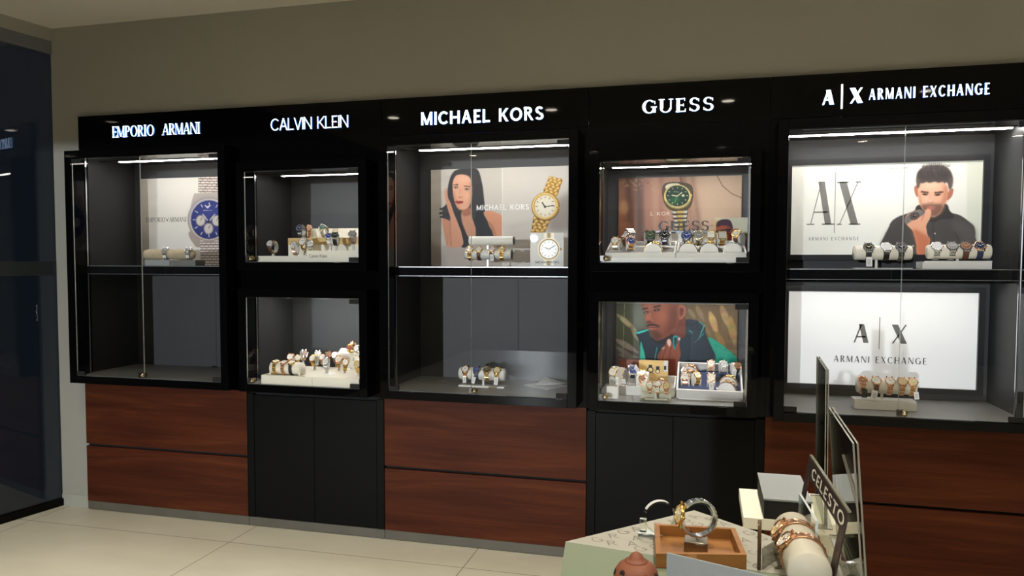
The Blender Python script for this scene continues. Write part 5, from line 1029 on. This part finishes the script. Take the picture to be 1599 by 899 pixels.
# rightmost cabinet, floor
z = ZAXL; P_ = onZ(1380, 640, z); Y = max(P_.y + .045, -.03); A = onY(1337.5, 600.5, Y); B = onY(1430, 601, Y); zs = onY(1380, 628, Y - .045).z; a, b = onY(1334, 636, Y - .045), onY(1431.5, 636, Y - .045)
tag(build('display_block', MB().box((a.x, Y - .045, z), (b.x, Y + .05, zs), M['white']), None, .001), 'white block under the five-watch roll below the plain lightbox', 'block', 'display blocks')
roll(A.x, B.x, Y, A.z, .036, 'cream', 'cream watch roll with five rose gold watches, below the plain lightbox', onY(1377, 615, Y).x, (a.x, b.x, .009, .04), zs, caps='cream')
for px, st, lb, tg in ((1345, ROSEB, 'rose gold watch with a brown dial and black tag, leftmost of five', None), (1366, ('rose', 'd_white', 'leather_brown', 'd_silver'), 'white dial watch with a hanging white tag, second of five', (-.006, -.016, .026, .046, 12)), (1387.5, ROSEW, 'rose gold watch with a white dial, third of five', None), (1406.5, ('rose', 'd_gold', 'rose', 'd_white', 'rose'), 'rose gold watch behind the glass door seam, fourth of five', None), (1422.5, ('rose', 'd_gold', 'gold', 'd_white', 'rose'), 'rose gold watch with a bright face, rightmost of five', (.012, -.016, .02, .034, -4))):
    t, loc = watch((onY(px, 594, Y).x, Y, A.z), .0384, 48, 0, .0225, st, lb, tg, center=True)
    if px == 1345: q = Matrix.Translation(loc + Vector((.006, -.046, -.012))); build('price_tag', MB().box((-.012, -.0008, -.04), (.012, .0008, 0), M['blacktag'], q), t)
# ------------------------------------------------------------------ display table in front
ZT = 1.0
def tz(px, py, z=ZT): return onZ(px, py, z)
Bk, Lf, L2, Rt, R2 = tz(1084, 797), tz(883, 846), tz(875, 899), tz(1345, 886), Vector((.25, -2.62, ZT))
L2 = Lf + (L2 - Lf) * 1.9
t = thing('display_table', (0.02, -2.45, 0), 'mint and white display table in the foreground, holding the wooden tray', 'table')
top = [Vector((p.x, p.y, ZT - .03)) for p in (Bk, Lf, L2, R2, Rt)]
build('tabletop', MB().prism(top[::-1], (0, 0, .03), M['mint'], M['matpaper']), t, .002)
Fm = tz(1190, 893)
Fr = Lf + (Fm - Lf) * 1.32
tri = [Vector((p.x, p.y, ZT)) for p in (Bk, Lf, Fr, Rt)]
pn = MB().prism(tri[::-1], (0, 0, .0008), M['matpaper'])
pat = build('patterned_panel', pn, t)
lm = MB(); ux = (Fm - Lf).normalized(); uy = Vector((-ux.y, ux.x, 0)); inside = lambda p: all(((tri[(i + 1) % 4] - tri[i]).cross(p - tri[i])).z > .003 * (tri[(i + 1) % 4] - tri[i]).length for i in range(4))
dxx = (Vector((1, .55, 0))).normalized(); dyy = Vector((-dxx.y, dxx.x, 0)); o0 = Vector((-.42, -2.62, ZT + .0011))
placed = []
for _ in range(9000):
    p0 = Vector((random.uniform(-.24, .26), random.uniform(-2.49, -2.15), ZT + .0011)); h = .023
    if any((p0 - q).length < .0275 for q in placed): continue
    rt = Matrix.Rotation(R(random.choice((-12, 8, 22, 34))), 3, 'Z'); ax, ay = rt @ dxx, rt @ dyy; o_ = p0 - ax * h * .4 - ay * h * .5
    if all(inside(o_ + ax * a * h * .8 + ay * b * h) for a, b in ((0, 0), (1, 0), (0, 1), (1, 1))):
        letters(lm, 'RAGA'[len(placed) % 4], o_, ax * h * .8, ay * h, .085, .085, 0, 0, M['palink']); placed.append(p0)
build('letter_pattern', lm, pat)
build('pedestal', MB().box((-.10, -2.58, 0), (.17, -2.32, ZT - .03), M['matpaper']), t)

# wooden tray
q4 = [tz(1022, 817, ZT + .025), tz(1148, 824, ZT + .025), tz(1166, 866, ZT + .025), tz(1024, 864, ZT + .025)]
t = thing('wooden_tray', (0, -2.38, ZT + .001), 'square light brown wooden tray on the patterned table top', 'tray'); cen = sum(q4, Vector()) / 4
def ringq(s): return [cen + (p - cen) * s for p in q4]
ou, inn = ringq(1), ringq(.88); zb_, zt_ = ZT + .001, ZT + .025
for i in range(4):
    j = (i + 1) % 4; a, b, c_, d = ou[i], ou[j], inn[j], inn[i]
    build('side', MB().prism([Vector((p.x, p.y, zb_)) for p in (a, b, c_, d)][::-1], (0, 0, zt_ - zb_), M['traywood']), t)
build('bottom', MB().prism([Vector((p.x, p.y, zb_)) for p in inn][::-1], (0, 0, .005), M['traywood']), t)
# metal cube with a clear ring carrying a watch
zc0 = zb_ + .005
A = tz(1068, 864, zc0); B = tz(1105, 865, zc0); wd = B.x - A.x; hq = onY(1068, 845.5, A.y).z
t = thing('watch_holder', ((A.x + B.x) / 2, A.y + wd / 2, zc0), 'bronze cube with a clear C-shaped ring, standing in the wooden tray', 'watch holder', 'ring watch holders')
build('cube', MB().box((A.x, A.y, zc0), (B.x, A.y + wd * .9, hq), M['bronze']), t, .001)
cxm, cym = (A.x + B.x) / 2, A.y + wd * .45; rg = .031; ctr = Vector((onY(1090, 806, cym).x, cym, hq + rg + .0065)); AXN = 20
yx = Matrix.Rotation(R(AXN), 3, 'Z')
def ringpath(c, r, a0, a1, n=40): return [c + yx @ Vector((r * math.cos(R(a0 + (a1 - a0) * k / n)), 0, r * math.sin(R(a0 + (a1 - a0) * k / n)))) for k in range(n + 1)]
def band(mb, c, r0, r1, w_, a0, a1, mt, n=44):
    vs = []; fs = []
    for k in range(n + 1):
        a = R(a0 + (a1 - a0) * k / n)
        for r, y in ((r0, -w_ / 2), (r0, w_ / 2), (r1, w_ / 2), (r1, -w_ / 2)): vs.append(c + yx @ Vector((r * math.cos(a), y, r * math.sin(a))))
    for k in range(n):
        for i in range(4): fs.append((k * 4 + i, k * 4 + (i + 1) % 4, k * 4 + 4 + (i + 1) % 4, k * 4 + 4 + i))
    fs += [(0, 1, 2, 3), (n * 4 + 3, n * 4 + 2, n * 4 + 1, n * 4)]
    return mb.add(vs, fs, mt)
build('ring', band(MB(), ctr, rg - .0055, rg - .003, .012, -70, 250, M['acrylic']), t)
build('pin', MB().cyl((ctr.x, cym, hq), (ctr.x, cym, ctr.z - rg - .0036), .003, M['acrylic'], 12), t)
wt, _ = watch(ctr, rg - .0012, 78, -70, .017, ('gold', 'd_gold', 'steel', 'd_white', 'steel'), 'two-tone bracelet watch on the clear ring above the bronze cube', center=True, group='watches on the table', roll_=0)
# empty clear ring behind the tray
Pb = tz(1000, 834, ZT + .0015); z0 = ZT + .0015; c2 = onY(1030, 826, Pb.y + .0); c2 = Vector((c2.x, Pb.y, z0 + .006 + .030))
t = thing('watch_holder', (c2.x - .02, Pb.y, z0), 'empty clear C-shaped watch ring on a clear foot, behind the wooden tray', 'watch holder', 'ring watch holders')
build('ring', band(MB(), c2, .0275, .0300, .013, -60, 245, M['acrylic']), t)
build('foot', MB().box((c2.x - .038, Pb.y - .012, z0), (c2.x + .006, Pb.y + .012, z0 + .006), M['acrylic'], None, M['edge']).box((c2.x - .036, Pb.y - .004, z0 + .006), (c2.x - .024, Pb.y + .004, z0 + .03), M['acrylic'], None, M['edge']), t)
build('tag_strip', band(MB(), c2, .0302, .0306, .010, 60, 150, M['d_silver']), t)
# terracotta pot
Pv = tz(993, 938); v0 = Vector((Pv.x, Pv.y, ZT)); zt_ = onY(992, 861, Pv.y).z; H = zt_ - ZT; rv = .0345 * (1165 / 1165)
t = thing('incense_pot', v0, 'round terracotta pot with dark holes and a knobbed lid', 'pot'); q = Matrix.Translation(v0)
build('body', MB().lathe([(rv * .5, 0), (rv * .8, H * .08), (rv * .97, H * .24), (rv, H * .38), (rv * .98, H * .50), (rv * .90, H * .63), (rv * .74, H * .74), (rv * .5, H * .81)], M['terracotta'], 36, q), t)
build('lid', MB().lathe([(rv * .44, H * .79), (rv * .49, H * .805), (rv * .49, H * .825), (rv * .42, H * .845), (rv * .34, H * .86), (rv * .30, H * .90), (rv * .22, H * .955), (rv * .10, H * .992), (rv * .02, H)], M['terracotta'], 30, q), t)
for az, hz, rr in ((-128, .66, .96), (-58, .62, .96), (-165, .60, .93), (-92, .30, 1.0), (-135, .34, 1.0), (-48, .33, 1.0), (-20, .6, .94), (60, .6, .95), (140, .6, .95), (100, .35, 1)):
    a = R(az); rp = np.interp(hz, [.24, .38, .5, .63, .74], [.97, 1, .98, .9, .74]) * rv; pt = v0 + Vector((rp * math.cos(a), rp * math.sin(a), H * hz)); d = Vector((math.cos(a), math.sin(a), .35 if hz > .5 else 0)).normalized()
    build('hole', MB().cyl(pt - d * .003, pt + d * .0005, .0046, M['hole'], 14), t)
# blue grey board at the front
A = tz(1041, 932, ZT); dist = onY(1041, 863, A.y).z; Bq = onY(1200, 899, A.y - .14)
e0 = Vector((onY(1041, 863, -2.62).x, -2.62, 0)); zt0 = onY(1041, 863, -2.62).z; p1 = onZ(1200, 900, zt0)
t_ = MB().prism([Vector((e0.x, -2.62, ZT)), Vector((p1.x, p1.y, ZT)), Vector((p1.x, p1.y, zt0)), Vector((e0.x, -2.62, zt0))], Vector((.0008, .003, 0)), M['bluegrey'])
tag(build('board', t_), 'plain blue grey board standing at the front, before the wooden tray', 'board')
# smoked clear plate right of the tray
Pq = tz(1185, 890); zq = onY(1185, 812, Pq.y).z; t = thing('acrylic_plate', (Pq.x, Pq.y, ZT + .001), 'small smoked clear plate with a brown edge rod, between tray and cream cushion', 'plate')
Pr = tz(1225, 868); build('pane', MB().prism([Vector((Pq.x + .004, Pq.y, ZT + .001)), Vector((Pr.x, Pr.y, ZT + .001)), Vector((Pr.x, Pr.y, ZT + .036)), Vector((Pq.x + .004, Pq.y, ZT + .036))], Vector((0, .003, 0)), M['smoked'], M['acredge']), t)
build('edge_rod', MB().cyl((Pq.x, Pq.y, ZT + .001), (Pq.x, Pq.y, zq), .003, M['rodbrown'], 14), t)
# cream cushion with two rose gold bangles
ca = tz(1263, 935, ZT); c0 = Vector((ca.x + .002, ca.y + .01, ZT + .035)); c1 = tz(1236, 868, ZT); c1 = Vector((c1.x + .004, c1.y + .035, ZT + .035)); d = (c1 - c0); Lc = d.length
qq = d.to_track_quat('Z', 'Y').to_matrix().to_4x4(); qq.translation = c0; rc_ = .0325
t = thing('watch_roll', (c0 + c1) / 2 - Vector((0, 0, .035)), 'cream leather roll carrying two rose gold bangle watches, in the foreground', 'watch roll', 'watch rolls'); build('roll', MB().lathe([(rc_ * .92, 0), (rc_, .004), (rc_, Lc - .004), (rc_ * .92, Lc)], M['creamdim'], 36, qq), t)
build('foot', MB().box((-.012, -.002, .01), (.012, .0, Lc - .01), M['cream'], qq @ Matrix.Translation((0, 0, 0))), t) if False else None
hdg = math.degrees(math.atan2(d.y, d.x))
for u, tl, st, lb in ((.36, 50, ROSEW, 'rose gold oval watch with a white jewelled dial, nearer on the cream roll'), (.70, 58, ('rose', 'd_gold', 'rose', 'd_white', 'rose'), 'rose gold bangle watch, farther on the cream roll')):
    w_, loc = watch(c0 + d * u, rc_ + .0006, tl, hdg + 180, .0165, st, lb, center=True, group='watches on the table')
    for s_ in (-1, 1):
        n = 40; build('bangle', MB().tube([Vector(c0 + d * u) + d.normalized() * (.0085 * s_ * (1 if k % 1 == 0 else 1)) + qq.to_3x3() @ Vector(((rc_ + .002) * math.cos(2 * PI * k / n), (rc_ + .002) * math.sin(2 * PI * k / n), 0)) for k in range(n)], .0014, M['rose'], 6, True), w_)
# sign holders
def panel(name, p, th, label, mt='acrylic', cat='sign holder'):
    """p: bottom-near, bottom-far, top-far, top-near corners; two panes with bright edges"""
    t = thing(name, (p[0] + p[1]) / 2, label, cat, 'clear sign holders'); n = (p[1] - p[0]).cross(p[3] - p[0]).normalized()
    build('front_pane', MB().prism(p, n * th, M[mt], M['acredge']), t); build('back_pane', MB().prism([v + n * th * 2.2 for v in p], n * th, M[mt], M['acredge']), t)
    fn = (p[1] - p[0]).normalized(); b0, b1 = p[0] + n * (-.012), p[1] + n * (-.012)
    build('foot', MB().prism([Vector((v.x, v.y, p[0].z - .0004)) for v in (b0, b1, b1 + n * .03, b0 + n * .03)], (0, 0, .0025), M[mt], M['acredge']), t)
    return t
tf_, tn_ = onZ(1275, 556, 1.275), onZ(1289, 577, 1.275)
panel('sign_holder', [Vector((tn_.x + .004, tn_.y, .927)), Vector((tf_.x + .004, tf_.y, .927)), tf_, tn_], .0022, 'tall clear sign holder seen almost edge-on, taller of the two')
tf_, tn_ = onZ(1293, 635, 1.24), onZ(1331, 692, 1.24); bn = onY(1344, 899, tn_.y)
sl = (bn - tn_); sl = sl * ((ZT + .001 - tn_.z) / sl.z)
panel('sign_holder', [tn_ + sl, tf_ + sl, tf_, tn_], .0026, 'clear sign holder with a slanting top, shorter of the two, at the right')
# black framed sign
tf_, tn_ = onZ(1264, 711, 1.13), onZ(1309, 778, 1.13); tn_ = tf_ + (tn_ - tf_) * 1.25; lean = Vector((-.022, .0, -.129 + .0)); bf, bn = tf_ + lean, tn_ + lean
t = thing('framed_sign', (bf + bn) / 2, 'black framed sign with white capitals along its slanting top band', 'sign'); ud, vd = tn_ - tf_, lean; n = ud.cross(vd).normalized()
def fp(a, b): return tf_ + ud * a + vd * b
def strip(nm, a0, a1, b0, b1, mt): return build(nm, MB().prism([fp(a0, b0), fp(a1, b0), fp(a1, b1), fp(a0, b1)], n * .003, M[mt]), t)
strip('top_band', 0, 1, 0, .26, 'darkwood'); strip('side_bar', 0, .09, .26, 1, 'darkwood'); strip('side_bar', .91, 1, .26, 1, 'darkwood')
build('edge', MB().prism([fp(0, 0), fp(1, 0), fp(1, -.02), fp(0, -.02)], n * .005, M['acredge']), t)
n2 = -n if (CAM - tf_).dot(n) < 0 else n
off = n * (.0034 if (CAM - tf_).dot(n) > 0 else -.0006)
lm = MB(); 
for pl in text_polys('CELESTO', .17, .15, 0, .12): pts = [fp(.16 + .82 * a, .21 - .15 * b) + off for a, b in pl]; lm.add(pts, [tuple(range(len(pts)))], M['ivory'])
build('lettering', lm, t)
# little clear plate with pale edge
a, b = onZ(1251, 770, 1.085), onZ(1297, 845, 1.085); b = a + (b - a) * .62
t = thing('acrylic_plate', (a + b) / 2 - Vector((0, 0, .084)), 'small clear plate with a pale top edge, in front of the black framed sign', 'plate')
build('pane', MB().prism([a, b, Vector((b.x, b.y, ZT + .001)), Vector((a.x, a.y, ZT + .001))], (b - a).cross(Vector((0, 0, 1))).normalized() * .004, M['acrylic'], M['edge']), t)
# second stand behind: white slab with a black box
zs = .926; A, B = onZ(1158, 807, zs), onZ(1162, 762, zs); t = thing('display_stand', (.2, -1.83, 0), 'white slab stand behind the table, carrying a black box', 'stand')
build('slab', MB().box((A.x + .004, A.y, zs - .026), (.325, A.y + .228, zs), M['ivory']), t, .001); build('pedestal', MB().box((.215, A.y + .06, 0), (.31, A.y + .18, zs - .026), M['ivory']), t)
C0 = onZ(1193, 776, zs + .047); t = thing('box', (.22, -1.82, zs), 'black box with a blue grey lid on the white slab stand', 'box')
build('body', MB().box((C0.x, A.y + .002, zs), (C0.x + .100, A.y + .215, zs + .043), M['gap']), t); build('lid', MB().box((C0.x - .001, A.y, zs + .043), (C0.x + .102, A.y + .217, zs + .047), M['bluegrey']), t)

print('HOLDER', tf_, tn_)
# ------------------------------------------------------------------ unseen counter added behind the viewer, to keep the low light from across the mall off the table
t = thing('light_block_counter', (-.05, -7, 0), 'long black counter added behind the viewer to block low light', 'counter')
build('body', MB().box((-1.6, -7.28, .0), (1.5, -6.72, 1.165), M['black']), t, .003); build('top', MB().box((-1.62, -7.3, 1.165), (1.52, -6.7, 1.2), M['gloss']), t, .003)
for k in range(4): build('door', MB().box((-1.58 + .77 * k, -6.72, .1), (-.83 + .77 * k, -6.704, 1.14), M['black']), t)
# ------------------------------------------------------------------ ceiling downlights (outside the camera's view; middle row mirrored in the black panels, front and rear rows added for light)
for yy, nm, pw, sprd in ((-1.45, 'added front', LAMP_A, 84), (-3.05, 'middle', LAMP_B, 120), (-5.8, 'added rear', LAMP_C, 120)):
    for k in range(5):
        xx = -2.93 + 1.55 * k
        t = thing('ceiling_light', (xx, yy, ZC), 'round recessed ceiling downlight in the %s row, number %d from the glass partition' % (nm, k + 1), 'ceiling light', 'ceiling downlights')
        build('ring', MB().lathe([(.075, ZC - .006), (.062, ZC - .009), (.055, ZC - .003)], M['lampring'], 28, Matrix.Translation((xx, yy, 0)), False), t)
        build('lamp', MB().lathe([(.052, ZC - .004), (.052, ZC - .002)], M['lamp'], 28, Matrix.Translation((xx, yy, 0))), t)
        l = area_light('downlight', (0, 0, 0), (0, 0, -1), .10, pw, (1, .91, .74), spread=sprd); l.parent = t; l.location = (0, 0, -.012)
